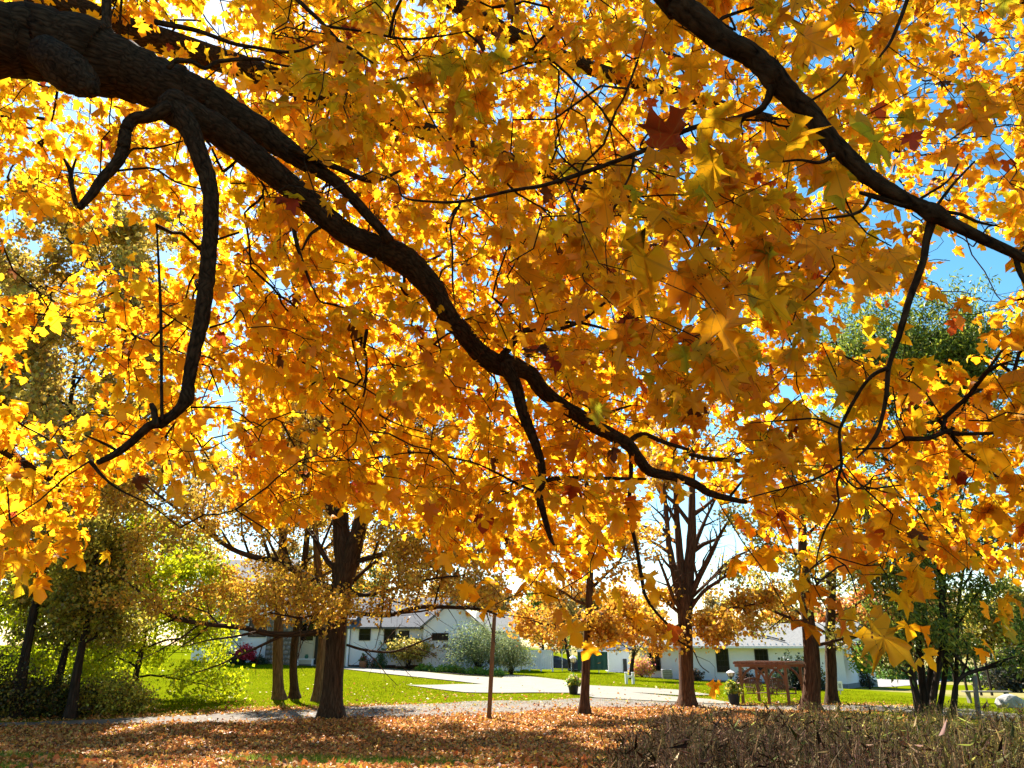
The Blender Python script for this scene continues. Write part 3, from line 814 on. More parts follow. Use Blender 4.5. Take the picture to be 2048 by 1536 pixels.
# thicket at the left edge of the path
specs = [(28, 1440, 16, 20, 'tall dark tree of the thicket, its brown and yellow crown high over the path', 25.0, 40000, PAL_TALL),
         (95, 1438, 15, 100, 'dark leaning tree inside the thicket beside the path', 8.0, 8000, PAL_THICK),
         (137, 1440, 17, 150, 'dark forked tree at the open side of the thicket', 7.5, 8000, PAL_THICK),
         (-110, 1442, 22, -140, 'shadowed tree at the back of the thicket by the path bend', 23.0, 32000, PAL_TALL)]
for k, (px, py, w, tx, lab, H, n, pl) in enumerate(specs):
    r = np.random.default_rng(70 + k)
    Y = ground_Y(px, py) + [.6, 1.4, .3, 3.0][k]
    b = np.array([XY(px, Y, py), Y, 0]); b[2] = TZ(b[0], b[1]) - .2
    lean = (tx - px) * 0.02
    P = grow(r, b, [lean * .25, .05, 1], H * .8, 9, 0.1, 0.05)
    R = np.linspace(w * Y / F / 2 * 1.15, .03, 10) * (1 + .5 * np.exp(-np.linspace(0, H * .8, 10) / .3))
    lims = []
    for j, t in enumerate(np.linspace([.30, .45, .45, .2][k], 0.99, [22, 12, 12, 20][k])):
        p, d = at_len(P, t)
        a = j * 2.4 + r.uniform(-.4, .4)
        lims.append((grow(r, p, [math.cos(a), math.sin(a), 0.35], r.uniform(.75, 1.15) * H * .30 * (1.15 - .55 * t), 7, 0.1, 0.14), np.linspace(0.06, 0.012, 8)))
    make_tree('thicket_tree', lab, [(P, R)], lims, r, 'bark_dark', int(n * 1.5), pl, [.18, .13, .13, .18][k], 'tiny', sub=9, twig=5, sigma=0.24, group='trees of the thicket', trunk_n=10, limb_n=6)
# low undergrowth of the thicket: bushes of thin stems
def bush(name, label, loc, rx, ry, h, n, pal, leaf, rng, group=None, cat='shrub', stems=26, shape='tiny', mat_leaf='leaf_far', ball=False, stem_mat='bark_dark', low=0.15, sig=.10, shell=0.0):
    """Shrub: stems from one root, leaves on their outer ends."""
    loc = np.asarray(loc, float)
    root = empty(name, loc, label, cat, group)
    P, R = [], []
    for j in range(stems):
        a, q = rng.uniform(0, 2 * np.pi), math.sqrt(rng.uniform(0, 1))
        t = np.array([rx * q * math.cos(a), ry * q * math.sin(a), h * (low + (1 - low) * math.sqrt(max(0.02, 1 - q * q * .9)) * rng.uniform(.75, 1.0))])
        m = t * [.35, .35, .6] + rng.normal(0, .04, 3) * h
        c = catmull([rng.normal(0, .03, 3) * [1, 1, 0] * rx - [0, 0, .05], m, t], 4)
        P.append(c[::2]); R.append(np.linspace(.014, .004, len(c[::2])) * (h / 1.5) ** .5)
    v, f, uv = tube_np(np.array(P), np.array(R), 3)
    link('stems', raw_mesh('stems', v, f, {'tuv': ('FLOAT_VECTOR', uv)}, True), M[stem_mat], root)['kind'] = 'stuff'
    u = rand_dir(rng, n); u[:, 2] = np.abs(u[:, 2]) if not ball else u[:, 2]
    rad = (rng.uniform(shell, 1, n) ** (1 / 2.2))[:, None] * (1 + .10 * np.sin(5 * np.arctan2(u[:, 1], u[:, 0]) + 2 * u[:, 2])[:, None] + .06 * np.sin(9 * u[:, 0] * 2 + 7 * u[:, 2])[:, None])
    if ball:
        Q = u * rad * [rx, ry, h * (1 - low) / 2] + [0, 0, h * (1 + low) / 2]
    else:
        Q = u * rad * [rx, ry, h * (1 - low)] + [0, 0, h * low]
    # leaves gather round twig ends
    i = rng.integers(0, n, n); cen = Q[rng.integers(0, n, max(6, n // 14))]
    d = cen[rng.integers(0, len(cen), n)]
    Q = np.where(rng.random((n, 1)) < .75, d + rng.normal(0, sig, (n, 3)) * max(rx, h * .5), Q)
    Q[:, 2] = np.maximum(Q[:, 2], .02)
    C = palette(rng, n, pal, .18)
    leaves_obj('foliage', [leaf_arrays(Q, rand_dir(rng, n) - UP * .2, rand_dir(rng, n) + UP * .4, leaf * rng.uniform(.7, 1.3, n), C, shape, rng, .4)], M[mat_leaf], root)
    return root
def on_ground(x, y):
    return (x, y, float(TZ(x, y)))
r = np.random.default_rng(80)
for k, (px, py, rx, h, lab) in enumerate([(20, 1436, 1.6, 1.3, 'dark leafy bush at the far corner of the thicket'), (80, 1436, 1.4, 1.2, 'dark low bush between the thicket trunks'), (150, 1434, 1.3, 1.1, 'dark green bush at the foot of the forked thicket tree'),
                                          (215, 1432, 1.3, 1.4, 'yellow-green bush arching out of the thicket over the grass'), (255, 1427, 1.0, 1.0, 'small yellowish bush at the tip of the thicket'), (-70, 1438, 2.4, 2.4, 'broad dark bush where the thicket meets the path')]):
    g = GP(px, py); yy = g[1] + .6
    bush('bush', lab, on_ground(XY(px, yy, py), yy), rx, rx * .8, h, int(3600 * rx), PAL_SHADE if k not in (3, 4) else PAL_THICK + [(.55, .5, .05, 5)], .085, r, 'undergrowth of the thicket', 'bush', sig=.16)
# backlit yellow-green trees on the lawn
for k, (px, Yb, H, lab, n) in enumerate([(262, 35.0, 7.2, 'backlit lime-green maple drooping over the lawn beside the thicket', 26000), (112, 36.5, 7.5, 'lime-green maple glowing in the sun behind the dark thicket trunks', 22000)]):
    r = np.random.default_rng(9 + k)
    b = np.array(on_ground(XY(px, Yb, 1400), Yb)); b[2] -= .2
    P = grow(r, b, [.04, 0, 1], H, 9, .05, .05)
    lims = []
    for j, t in enumerate(np.linspace(.16, .98, 16)):
        p, d = at_len(P, t); a = j * 2.4
        lims.append((grow(r, p, [math.cos(a) * 1.1 + .15, math.sin(a), .45], 4.2 * (1.15 - .5 * t), 7, -.45, .12), np.linspace(.055, .01, 8)))
    make_tree('young_maple_tree', lab, [(P, np.linspace(.14, .03, 10))], lims, r, 'bark_dark', n, PAL_BRIGHT, 0.15, 'tiny', sub=8, twig=4, sigma=.28, leaf_down=.6, trunk_n=9, limb_n=6)

# thin dark trunk before the bungalow, and bare trees by the fence
for k, (px, py, w, H, lab, n, pl) in enumerate([(1261, 1358, 9, 6.5, 'thin dark trunk beside the white marker posts on the lawn', 2500, PAL_DULL),
                                               (1086, 1333, 7, 6.0, 'crooked small tree in front of the white vinyl fence', 3500, PAL_ORANGE),
                                               (1142, 1342, 8, 8.0, 'brown half-bare tree behind the first lamp post', 6500, PAL_DULL)]):
    r = np.random.default_rng(90 + k)
    g = GP(px, py)
    b = g - [0, 0, .2]
    P = grow(r, b, [.02, 0, 1], H * .8, 9, .1, .05)
    lims = []
    for j, t in enumerate(np.linspace(.35, .98, 11)):
        p, d = at_len(P, t); a = j * 2.4
        lims.append((grow(r, p, [math.cos(a), math.sin(a), .6], H * .34 * (1.2 - .6 * t), 7, .2, .12), np.linspace(.05, .01, 8)))
    make_tree('small_tree', lab, [(P, np.linspace(w * g[1] / F / 2, .03, 10))], lims, r, 'bark_dark', n, pl, .17, 'tiny', sub=7, twig=4, sigma=.25, trunk_n=8, limb_n=6)

# trees beyond the houses
far = [(1085, 88, 9.0, 4.5, PAL_GREENY, 'round green tree rising behind the white vinyl fence'), (1170, 96, 10.0, 5.0, PAL_DULL, 'dull brown tree behind the green screened fence'),
       (1235, 105, 10.5, 5.0, PAL_DULL + [(.5, .42, .1, 2)], 'tan leafy tree rising behind the little shed'), (1300, 112, 9.0, 4.5, PAL_DULL, 'grey-brown tree peeping over the left end of the bungalow'),
       (985, 100, 10.0, 5.0, PAL_DULL, 'brown tree behind the gable of the white house'), (880, 105, 12.0, 6.0, PAL_DULL, 'bare-topped brown tree behind the roof of the white house'),
       (1690, 84, 9.0, 5.0, PAL_RED, 'orange-yellow tree behind the grey-brown trunk and little sign'), (1760, 78, 8.5, 5.0, PAL_RED, 'rust-red tree behind the small bright green tree'), (1830, 90, 10.0, 5.5, PAL_RED, 'orange tree across the field behind the dark stems'),
       (1905, 96, 10.0, 5.5, PAL_DULL, 'brown tree across the field behind the clump of stems'), (1990, 84, 9.0, 5.0, PAL_THICK, 'yellow-green tree at the far side of the field'), (2080, 80, 10.0, 5.5, PAL_THICK, 'dark leafy tree at the far corner of the field'),
       (1560, 98, 10.0, 5.0, PAL_ORANGE, 'orange tree behind the bungalow roof'), (1440, 110, 10.0, 5.0, PAL_DULL, 'sparse brown tree far behind the bungalow ridge'),
       (300, 92, 14.0, 6.5, PAL_DULL + PAL_THICK, 'tall brown tree left behind the white house'), (560, 98, 15.0, 6.5, PAL_DULL, 'tall brown tree behind the chimney of the white house'), (720, 100, 13.0, 6.0, PAL_DULL + PAL_GREENY, 'tall mixed brown and green tree behind the white house'),
       (60, 70, 15.0, 6.5, PAL_THICK, 'tall green-brown tree far behind the thicket'), (-150, 66, 15.0, 7.0, PAL_THICK, 'big dark tree far behind the thicket'), (2250, 78, 11.0, 6.0, PAL_RED, 'red-brown tree beyond the field corner')]
for k, (px, Y, H, W, pl, lab) in enumerate(far):
    r = np.random.default_rng(200 + k)
    b = np.array(on_ground(XY(px, Y, 1320), Y)); b[2] -= .3
    P = grow(r, b, [0, 0, 1], H * .85, 7, .1, .05)
    lims = []
    for j, t in enumerate(np.linspace(.22, .98, 15)):
        p, d = at_len(P, t); a = j * 2.4 + r.uniform(-.3, .3)
        lims.append((grow(r, p, [math.cos(a), math.sin(a), .5], W * r.uniform(.55, .85) * (1.15 - .65 * t), 5, .15, .13), np.linspace(.08, .02, 6)))
    make_tree('far_tree', lab, [(P, np.linspace(.22, .05, 8))], lims, r, 'bark_dark', 5000, pl, .38, 'tiny', bare=False, sub=6, twig=4, sigma=.38, group='trees beyond the houses and the field', trunk_n=7, limb_n=5)

# ------------------------------------------------------------------ the old maple whose limbs fill the view
MAPLE = np.array([-5.4, 1.0, 0.0]); MAPLE[2] = TZ(MAPLE[0], MAPLE[1])
maple = empty('overhanging_maple_tree', MAPLE, 'huge yellow maple whose dark limbs and leaves arch over the whole view', 'tree')
r = np.random.default_rng(11)
tp = catmull(np.array([[-5.4, 1.0, -.3], [-5.38, 1.0, .6], [-5.3, 1.05, 2.0], [-5.2, 1.15, 3.6], [-5.1, 1.3, 5.2], [-5.1, 1.5, 8.0], [-5.0, 1.7, 11.0]]), 5)
tubes('trunk', tp[None], np.interp(np.arange(len(tp)), [0, 5, 15, 20, 30], [.78, .55, .46, .40, .12])[None], M['bark'], maple, MAPLE, 24, .02, r)
SKEL, CLEAR = [], []
def limb(pts, Y0, Y1=None, w0=None, n=10, name='limb', rough=.02, knots=(), clear=None):
    P, R = trace(pts, Y0, Y1, w0, per=5)
    for (kx, ky, amp, wid) in knots:
        qx, qy, _ = project(P)
        R = R * (1 + amp * np.exp(-((qx - kx) ** 2 + (qy - ky) ** 2) / wid ** 2))
    if len(P) > 4:
        P = P + r.normal(0, 1, P.shape) * (R[:, None] * .03)
    a0, a1 = unit(P[1] - P[0]), unit(P[-1] - P[-2])
    SKEL.append(np.column_stack([P, R]))
    P = np.vstack([P[0] - a0 * R[0] * .45, P[0] - a0 * R[0] * .25, P, P[-1] + a1 * R[-1] * .3, P[-1] + a1 * R[-1] * .5])
    R = np.concatenate([[R[0] * .02, R[0] * .7], R, [R[-1] * .7, R[-1] * .02]])
    if clear is None and name == 'limb' and max(p[2] for p in pts) > 12 and w0 is None or clear:
        CLEAR.append((SKEL[-1], clear or .12))
    elif name == 'branch':
        CLEAR.append((SKEL[-1], .5))
    return tubes(name, P[None], R[None], M['bark'], maple, MAPLE, n, rough, r)
# main limb, coming in at the upper left and running down across the picture
limb([(-160, 70, 165), (0, 80, 142), (80, 88, 143), (150, 105, 138), (215, 128, 124), (290, 158, 104), (350, 185, 98), (410, 205, 82), (470, 236, 66), (520, 262, 56), (560, 290, 48), (600, 318, 38), (640, 343, 28), (680, 370, 23), (730, 424, 21), (780, 480, 20)], 3.3, 4.4,
     [(-5.2, 1.2, 3.5, .42), (-4.5, 1.7, 4.3, .33), (-3.6, 2.6, 4.85, .27)], 22, rough=.02, knots=[(165, 140, .14, 40), (350, 195, .10, 30)], clear=.1)
limb([(330, 205, 60), (380, 232, 62), (430, 258, 60), (480, 294, 57), (530, 332, 53), (580, 372, 50), (622, 407, 47), (665, 446, 45), (705, 472, 45), (750, 492, 48), (795, 512, 56), (829, 537, 54), (862, 573, 47), (882, 607, 41), (904, 642, 38), (929, 669, 38), (952, 698, 38), (985, 724, 42), (1018, 732, 40),
      (1057, 745, 32), (1087, 783, 31), (1127, 813, 28), (1157, 830, 29), (1190, 853, 27), (1230, 873, 27), (1257, 890, 25), (1277, 917, 22), (1300, 943, 21), (1340, 952, 18), (1384, 965, 17), (1417, 985, 15), (1457, 997, 12), (1492, 1004, 9)], 3.55, 6.3, n=18, knots=[(350, 210, .2, 26), (1015, 735, .2, 16)])
# broken stub under the main limb
limb([(90, 105, 70), (130, 138, 84), (160, 160, 66), (176, 174, 44), (184, 182, 30)], 3.35, 3.22, n=14, rough=.05, name='stub')
# hanging limbs at the left
limb([(345, 215, 44), (372, 245, 44), (388, 280, 38), (402, 320, 35), (416, 358, 33), (422, 400, 31), (420, 470, 30), (416, 530, 31), (411, 580, 31), (403, 640, 30), (390, 695, 27), (378, 760, 25), (374, 795, 24), (355, 822, 20), (325, 843, 20), (300, 851, 18), (280, 868, 17), (262, 885, 16), (235, 905, 15), (196, 925, 11)], 3.55, 3.9, n=14, knots=[(375, 800, .25, 14), (322, 845, .2, 10)])
limb([(340, 215, 30), (300, 232, 26), (268, 238, 24), (252, 258, 24), (247, 295, 25), (236, 322, 22), (205, 358, 20), (180, 392, 17), (158, 416, 13)], 3.5, 3.45, n=12)
limb([(152, 408, 10), (143, 370, 9), (140, 340, 9), (128, 318, 5)], 3.45, 3.4, n=7)
limb([(143, 345, 6), (152, 318, 4)], 3.4, 3.38, n=6)
limb([(312, 850, 14), (308, 822, 13), (303, 808, 10)], 3.78, n=8)
limb([(324, 838, 7), (323, 760, 6), (322, 640, 6), (318, 540, 5), (313, 450, 3)], 3.78, 3.9, n=6)
limb([(233, 342, 5), (270, 338, 5), (310, 338, 4), (350, 363, 4), (402, 378, 3)], 3.5, 3.7, n=5, name='branch')
limb([(248, 320, 6), (267, 298, 5), (310, 296, 4), (366, 282, 3)], 3.5, 3.6, n=5, name='branch')
limb([(420, 655, 5), (460, 642, 4), (480, 620, 3), (495, 655, 2)], 3.8, 3.9, n=5, name='branch')
limb([(382, 815, 5), (430, 815, 4), (470, 822, 3), (520, 860, 2)], 3.9, 4.2, n=5, name='branch')
limb([(180, 922, 9), (205, 952, 6), (240, 980, 4), (300, 1010, 3), (360, 1055, 2)], 3.9, 4.1, n=5, name='branch')
limb([(240, 905, 7), (215, 890, 6), (170, 870, 3)], 3.9, 3.8, n=5, name='branch')
limb([(214, 92, 22), (213, 60, 19), (213, 0, 18), (212, -120, 16)], 3.62, 3.7, n=10)
limb([(338, 135, 12), (352, 122, 11), (385, 124, 9), (410, 137, 8), (437, 123, 8), (512, 118, 7), (560, 130, 5), (640, 140, 3)], 3.6, 4.0, n=6, name='branch')
limb([(310, 44, 12), (350, 52, 11), (400, 63, 9), (467, 87, 8), (512, 95, 7), (585, 104, 6), (650, 82, 3)], 3.2, 3.6, n=6, name='branch')
limb([(580, 295, 16), (630, 318, 14), (680, 338, 12), (745, 362, 10), (800, 342, 5)], 4.0, 4.4, n=8, name='branch')
limb([(585, 440, 10), (592, 480, 9), (600, 510, 8), (622, 570, 5)], 4.1, 4.2, n=6, name='branch')
limb([(640, 455, 8), (620, 470, 6), (604, 500, 4)], 4.3, 4.2, n=6, name='branch')
# fork under the middle of the main limb
limb([(1008, 730, 34), (1030, 767, 26), (1041, 807, 24), (1051, 840, 22), (1064, 870, 20), (1077, 907, 17), (1084, 937, 16), (1084, 963, 16), (1078, 990, 16), (1088, 1030, 13), (1099, 1070, 10), (1108, 1090, 5)], 5.15, 5.3, n=11)
limb([(1088, 962, 9), (1120, 956, 9), (1180, 956, 8), (1240, 957, 7), (1292, 958, 5)], 5.3, 5.6, n=7, name='branch')
limb([(1074, 985, 7), (1040, 970, 6), (960, 930, 4), (900, 915, 4), (830, 905, 3), (720, 918, 3), (600, 925, 2)], 5.3, 5.1, n=5, name='branch')
limb([(1000, 718, 18), (1022, 690, 15), (1044, 663, 13), (1080, 660, 9), (1117, 658, 8), (1157, 645, 8), (1185, 625, 7), (1216, 600, 6)], 5.1, 5.0, n=8, name='branch')
limb([(1046, 660, 9), (1028, 635, 7), (1005, 612, 6), (985, 595, 4)], 5.08, 5.0, n=6, name='branch')
limb([(1080, 650, 7), (1110, 645, 6), (1160, 646, 6), (1200, 655, 5), (1232, 665, 3)], 5.05, 5.1, n=6, name='branch')
limb([(1190, 845, 8), (1205, 832, 7), (1226, 822, 6), (1262, 811, 4)], 5.7, 5.6, n=6, name='branch')
limb([(1255, 885, 12), (1285, 868, 10), (1324, 883, 9), (1376, 899, 7)], 5.9, 6.1, n=7, name='branch')
limb([(1376, 908, 6), (1417, 917, 9), (1474, 921, 9), (1530, 932, 8), (1582, 933, 6)], 5.0, 5.2, n=7, name='branch')
limb([(728, 700, 5), (733, 660, 9), (725, 690, 11), (732, 715, 7), (732, 760, 5), (724, 800, 4), (695, 850, 3)], 4.8, n=6, name='branch')
limb([(726, 797, 4), (760, 830, 4), (800, 850, 3), (860, 868, 2)], 4.8, n=5, name='branch')
# nearer limb at the upper right
limb([(1330, -20, 56), (1357, 7, 52), (1407, 50, 50), (1457, 87, 46), (1507, 113, 44), (1545, 152, 45), (1576, 187, 42), (1616, 222, 39), (1646, 260, 36), (1676, 295, 35), (1709, 326, 33), (1740, 356, 32), (1789, 387, 29), (1829, 407, 27), (1862, 424, 32), (1903, 447, 25), (1953, 472, 22), (2019, 502, 20), (2080, 535, 18), (2250, 640, 12), (2450, 700, 5)], 1.55, 1.9,
     [(-5.2, 1.3, 4.6, .30), (-4.0, .9, 5.1, .20), (-2.4, .75, 5.2, .13), (-1.0, .9, 4.4, .085), (.0, 1.2, 3.75, .055)], 16, rough=.02, knots=[(1866, 428, .25, 16), (1545, 152, .12, 20)], clear=.12)
limb([(1545, 172, 20), (1532, 205, 14), (1512, 224, 13), (1457, 240, 11), (1405, 250, 10), (1357, 267, 10), (1300, 296, 10), (1257, 313, 9), (1174, 343, 9), (1090, 370, 8), (1024, 381, 7), (922, 403, 6), (845, 402, 5), (805, 393, 4), (792, 363, 3), (745, 343, 2)], 1.62, 2.3, n=8, name='branch')
limb([(1268, 312, 6), (1260, 350, 5), (1232, 405, 5), (1212, 465, 3)], 1.85, 1.9, n=6, name='branch')
limb([(922, 403, 6), (902, 450, 5), (905, 500, 4), (905, 560, 4), (910, 612, 2)], 2.1, n=5, name='branch')
limb([(1350, 268, 6), (1320, 290, 5), (1280, 296, 5), (1310, 255, 4), (1370, 238, 2)], 1.75, n=5, name='branch')
limb([(1160, 345, 5), (1120, 310, 4), (1112, 280, 4), (1140, 215, 3), (1165, 150, 2)], 1.95, n=5, name='branch')
limb([(1866, 432, 20), (1853, 483, 15), (1848, 515, 14), (1836, 553, 14), (1823, 587, 14), (1809, 633, 13), (1797, 675, 12), (1781, 722, 10), (1776, 745, 10), (1773, 787, 9), (1766, 827, 8), (1756, 863, 8), (1736, 893, 6), (1714, 916, 3)], 1.75, 1.95, n=9)
limb([(1775, 736, 9), (1749, 748, 8), (1729, 768, 7), (1709, 800, 7), (1689, 837, 7), (1679, 865, 6), (1681, 900, 6), (1683, 932, 6), (1674, 967, 5), (1676, 1012, 4), (1650, 1060, 4), (1635, 1110, 3), (1630, 1160, 2)], 1.86, 2.2, n=7, name='branch')
limb([(1681, 930, 5), (1650, 948, 4), (1619, 962, 4), (1536, 985, 3), (1440, 1010, 2)], 2.0, n=5, name='branch')
limb([(1683, 938, 5), (1696, 963, 4), (1726, 978, 4), (1803, 970, 3)], 2.0, n=5, name='branch')
limb([(1680, 856, 5), (1633, 838, 4), (1580, 840, 4), (1500, 846, 2)], 2.0, n=5, name='branch')
limb([(1870, 422, 8), (1919, 428, 7), (1956, 444, 6), (1999, 453, 3)], 1.78, n=6, name='branch')
limb([(1873, 412, 7), (1905, 370, 6), (1949, 323, 4)], 1.75, n=6, name='branch')
limb([(1840, 398, 6), (1888, 368, 5), (1905, 350, 4), (1916, 328, 3)], 1.73, n=6, name='branch')
limb([(1822, 412, 16), (1790, 405, 12), (1745, 392, 10), (1720, 385, 7)], 1.72, n=8, name='branch')
limb([(1740, 395, 8), (1726, 418, 7), (1700, 430, 6), (1645, 437, 4), (1570, 440, 2)], 1.72, n=6, name='branch')
limb([(1668, 308, 10), (1640, 325, 7), (1596, 320, 5), (1536, 327, 3)], 1.66, n=6, name='branch')
limb([(1612, 208, 6), (1666, 173, 4), (1693, 143, 3)], 1.62, n=5, name='branch')
limb([(2030, 510, 12), (2042, 550, 10), (2075, 600, 6)], 1.9, n=7, name='branch')
limb([(1810, 877, 11), (1853, 877, 10), (1880, 868, 9), (1908, 856, 6)], 3.2, n=7, name='branch')
limb([(1920, 868, 8), (1990, 866, 7), (2060, 858, 6), (2200, 850, 4)], 3.3, n=6, name='branch')
limb([(1458, 30, 4), (1470, 60, 6), (1440, 40, 8), (1490, 20, 6), (1540, 5, 3)], 1.6, n=5, name='branch')
limb([(1818, -10, 9), (1800, 40, 8), (1780, 85, 7), (1758, 115, 4)], 1.9, n=6, name='branch')
limb([(585, -10, 9), (645, 47, 8), (679, 83, 7), (712, 103, 6), (746, 126, 4)], 3.0, n=6, name='branch')
limb([(655, 53, 6), (729, 63, 5), (812, 78, 5), (880, 72, 4), (944, 61, 2)], 3.0, n=5, name='branch')
limb([(1276, 120, 5), (1250, 190, 5), (1232, 222, 3)], 2.4, n=5, name='branch')
# twig that hangs down before the bungalow with a few last leaves
limb([(1283, 1155, 9), (1290, 1190, 7), (1310, 1222, 6), (1340, 1255, 5), (1358, 1282, 4), (1385, 1300, 3), (1400, 1330, 2), (1418, 1345, 2)], 5.6, 5.5, n=5, name='branch')
limb([(1262, 900, 10), (1262, 960, 9), (1258, 1020, 8), (1274, 1100, 8), (1283, 1155, 8)], 6.0, 5.6, n=6, name='branch')
# limbs deeper in the crown, mostly hidden by leaves
for w0, q, Ya, Yb2 in [((-5.1, 1.3, 5.5, .3), [(-300, -250, 90), (100, 0, 60), (500, 140, 46), (900, 280, 34), (1300, 420, 24), (1650, 560, 12)], 4.6, 8.6),
                  ((-5.1, 1.5, 7.5, .25), [(-200, -700, 60), (500, -300, 46), (1000, 60, 34), (1400, 200, 24), (1800, 300, 12)], 4.0, 8.0),
                  ((-5.1, 1.5, 7.0, .2), [(300, -900, 60), (1200, -500, 40), (1900, -100, 26), (2300, 200, 12)], 2.8, 4.8),
                  ((-5.1, 1.3, 4.6, .2), [(-500, 500, 60), (-250, 700, 40), (-50, 860, 26), (100, 960, 10)], 4.0, 6.0)]:
    limb(q, Ya, Yb2, [w0], 8)

PAL_GOLD = [(.93, .57, .014, 5), (.92, .49, .012, 5), (.88, .39, .011, 3), (.80, .58, .02, 1), (.68, .22, .010, .4)]
PAL_DEEP = [(.93, .48, .010, 5), (.91, .41, .009, 4), (.86, .33, .009, 2), (.74, .54, .014, 1.3), (.48, .09, .010, .3)]
LOWX = [-900, -300, 0, 100, 170, 200, 300, 420, 480, 560, 640, 720, 800, 900, 1000, 1080, 1150, 1230, 1300, 1440, 1500, 1600, 1700, 1850, 2048, 3000]
LOWY = [1150, 1130, 1125, 1110, 1060, 960, 915, 925, 990, 1060, 985, 990, 1040, 1090, 1125, 1160, 1150, 1080, 975, 985, 1090, 1120, 1110, 1120, 1130, 1150]
HOLES = [(262, 470, 105, 62), (60, 500, 100, 85), (110, 742, 105, 92), (1160, 158, 30, 30), (1765, 452, 48, 62), (1960, 520, 120, 66), (1830, 655, 165, 72), (1700, 628, 70, 40), (885, 845, 60, 30),
         (360, 965, 75, 45), (1385, 347, 45, 30), (822, 14, 45, 16), (428, 38, 34, 34), (1330, 1000, 60, 60), (600, 850, 46, 60), (1240, 965, 50, 30), (1880, 195, 45, 34), (1640, 120, 40, 22), (450, 790, 40, 30), (560, 560, 30, 25), (1985, 330, 40, 50), (1120, 1010, 60, 28), (1420, 845, 22, 26)]
def allowed(px, py, rng, soft=1.0):
    ok = py < np.interp(px, LOWX, LOWY) + rng.normal(0, 16, px.shape)
    for (cx, cyy, a, b) in HOLES:
        d = ((px - cx) / a) ** 2 + ((py - cyy) / b) ** 2
        ok &= ~(d < rng.uniform(.75, 1.15, px.shape))
    return ok
def scatter(rng, x0, x1, y0, y1, Y0, Y1, count, pw=1.0):
    px = rng.uniform(x0, x1, count); py = rng.uniform(y0, y1, count)
    Y = Y0 + (Y1 - Y0) * rng.random(count) ** pw
    k = allowed(px, py, rng)
    return PY(px[k], py[k], Y[k])
r = np.random.default_rng(12)
layers = [  # place of the sprays, leaves on each, leaf shape, palette, leaf length
    (np.vstack([scatter(r, 1050, 2500, -350, 640, 1.4, 2.8, 84), scatter(r, 1300, 2300, 620, 940, 2.2, 3.2, 26), scatter(r, 520, 1100, -200, 400, 2.4, 3.4, 30), scatter(r, 1000, 1500, 400, 760, 2.6, 3.4, 22)]), 8, 'fine', PAL_DEEP, .112),
    (np.vstack([scatter(r, -600, 620, -350, 1130, 4.0, 7.0, 1250), scatter(r, 500, 1150, -350, 1180, 4.0, 7.5, 950), scatter(r, 1050, 2400, -350, 1130, 3.2, 6.5, 850)]), 7, 'mid', None, .105),
    (np.vstack([scatter(r, -500, 650, -200, 1100, 6.5, 11.0, 2300), scatter(r, 500, 1250, -200, 1130, 6.5, 12.5, 2900), scatter(r, 1150, 2300, -300, 1120, 6.0, 12.0, 2600)]), 7, 'far', None, .10)]
# leaf clusters that hang below the crown's edge
hang = [(1585, 1262, 2.0, 2), (1690, 1150, 2.6, 3), (1620, 1160, 2.8, 3), (1640, 1230, 3.2, 2), (555, 335, 3.2, 5), (610, 352, 3.3, 5), (640, 340, 3.3, 4), (575, 385, 3.3, 4), (1430, 1355, 5.5, 2), (1350, 1240, 5.4, 2), (1230, 1230, 4.6, 4), (1060, 1190, 4.4, 5), (950, 1180, 4.6, 4), (1120, 1200, 4.5, 4), (1205, 1300, 5.0, 2), (700, 1000, 4.4, 5), (880, 1090, 4.6, 5), (270, 945, 3.9, 4), (1760, 1150, 3.0, 4), (1940, 1160, 3.2, 4), (1840, 1130, 2.8, 4),
        (60, 1120, 4.2, 5), (130, 1100, 4.4, 5), (20, 1060, 4.0, 6), (990, 1230, 4.6, 2), (1180, 1180, 4.5, 4), (1300, 1170, 5.0, 3), (1500, 1120, 4.0, 5), (1990, 1220, 5.0, 2), (1840, 1270, 5.0, 2), (1800, 1250, 5.2, 2), (1935, 1270, 5.2, 2)]
sp_pos, sp_m, sp_shape, sp_hang, sp_size = [], [], [], [], []
for li, (B, m, shp, pl, ls) in enumerate(layers):
    for b in B:
        sp_hang.append(0); sp_pos.append(b); sp_m.append(m); sp_shape.append(shp); sp_size.append(ls)
for (px, py, Y, m) in hang:
    sp_hang.append(1); sp_pos.append(PY(px, py - 20, Y)); sp_m.append(m); sp_shape.append('fine' if Y < 3.2 else 'mid'); sp_size.append(.115)
B = np.array(sp_pos); SM = np.array(sp_m); SS = np.array(sp_shape); SL = np.array(sp_size); SH = np.array(sp_hang)
ns = len(B)
out_dir = unit(B - (MAPLE + [0, 0, 4.5]))
TD = unit(out_dir * .8 + rand_dir(r, ns) * .8 - UP * .25)
TL = r.uniform(.22, .48, ns) * np.where(SS == 'fine', .8, 1.0) * np.where(SH == 1, .4, 1.0)
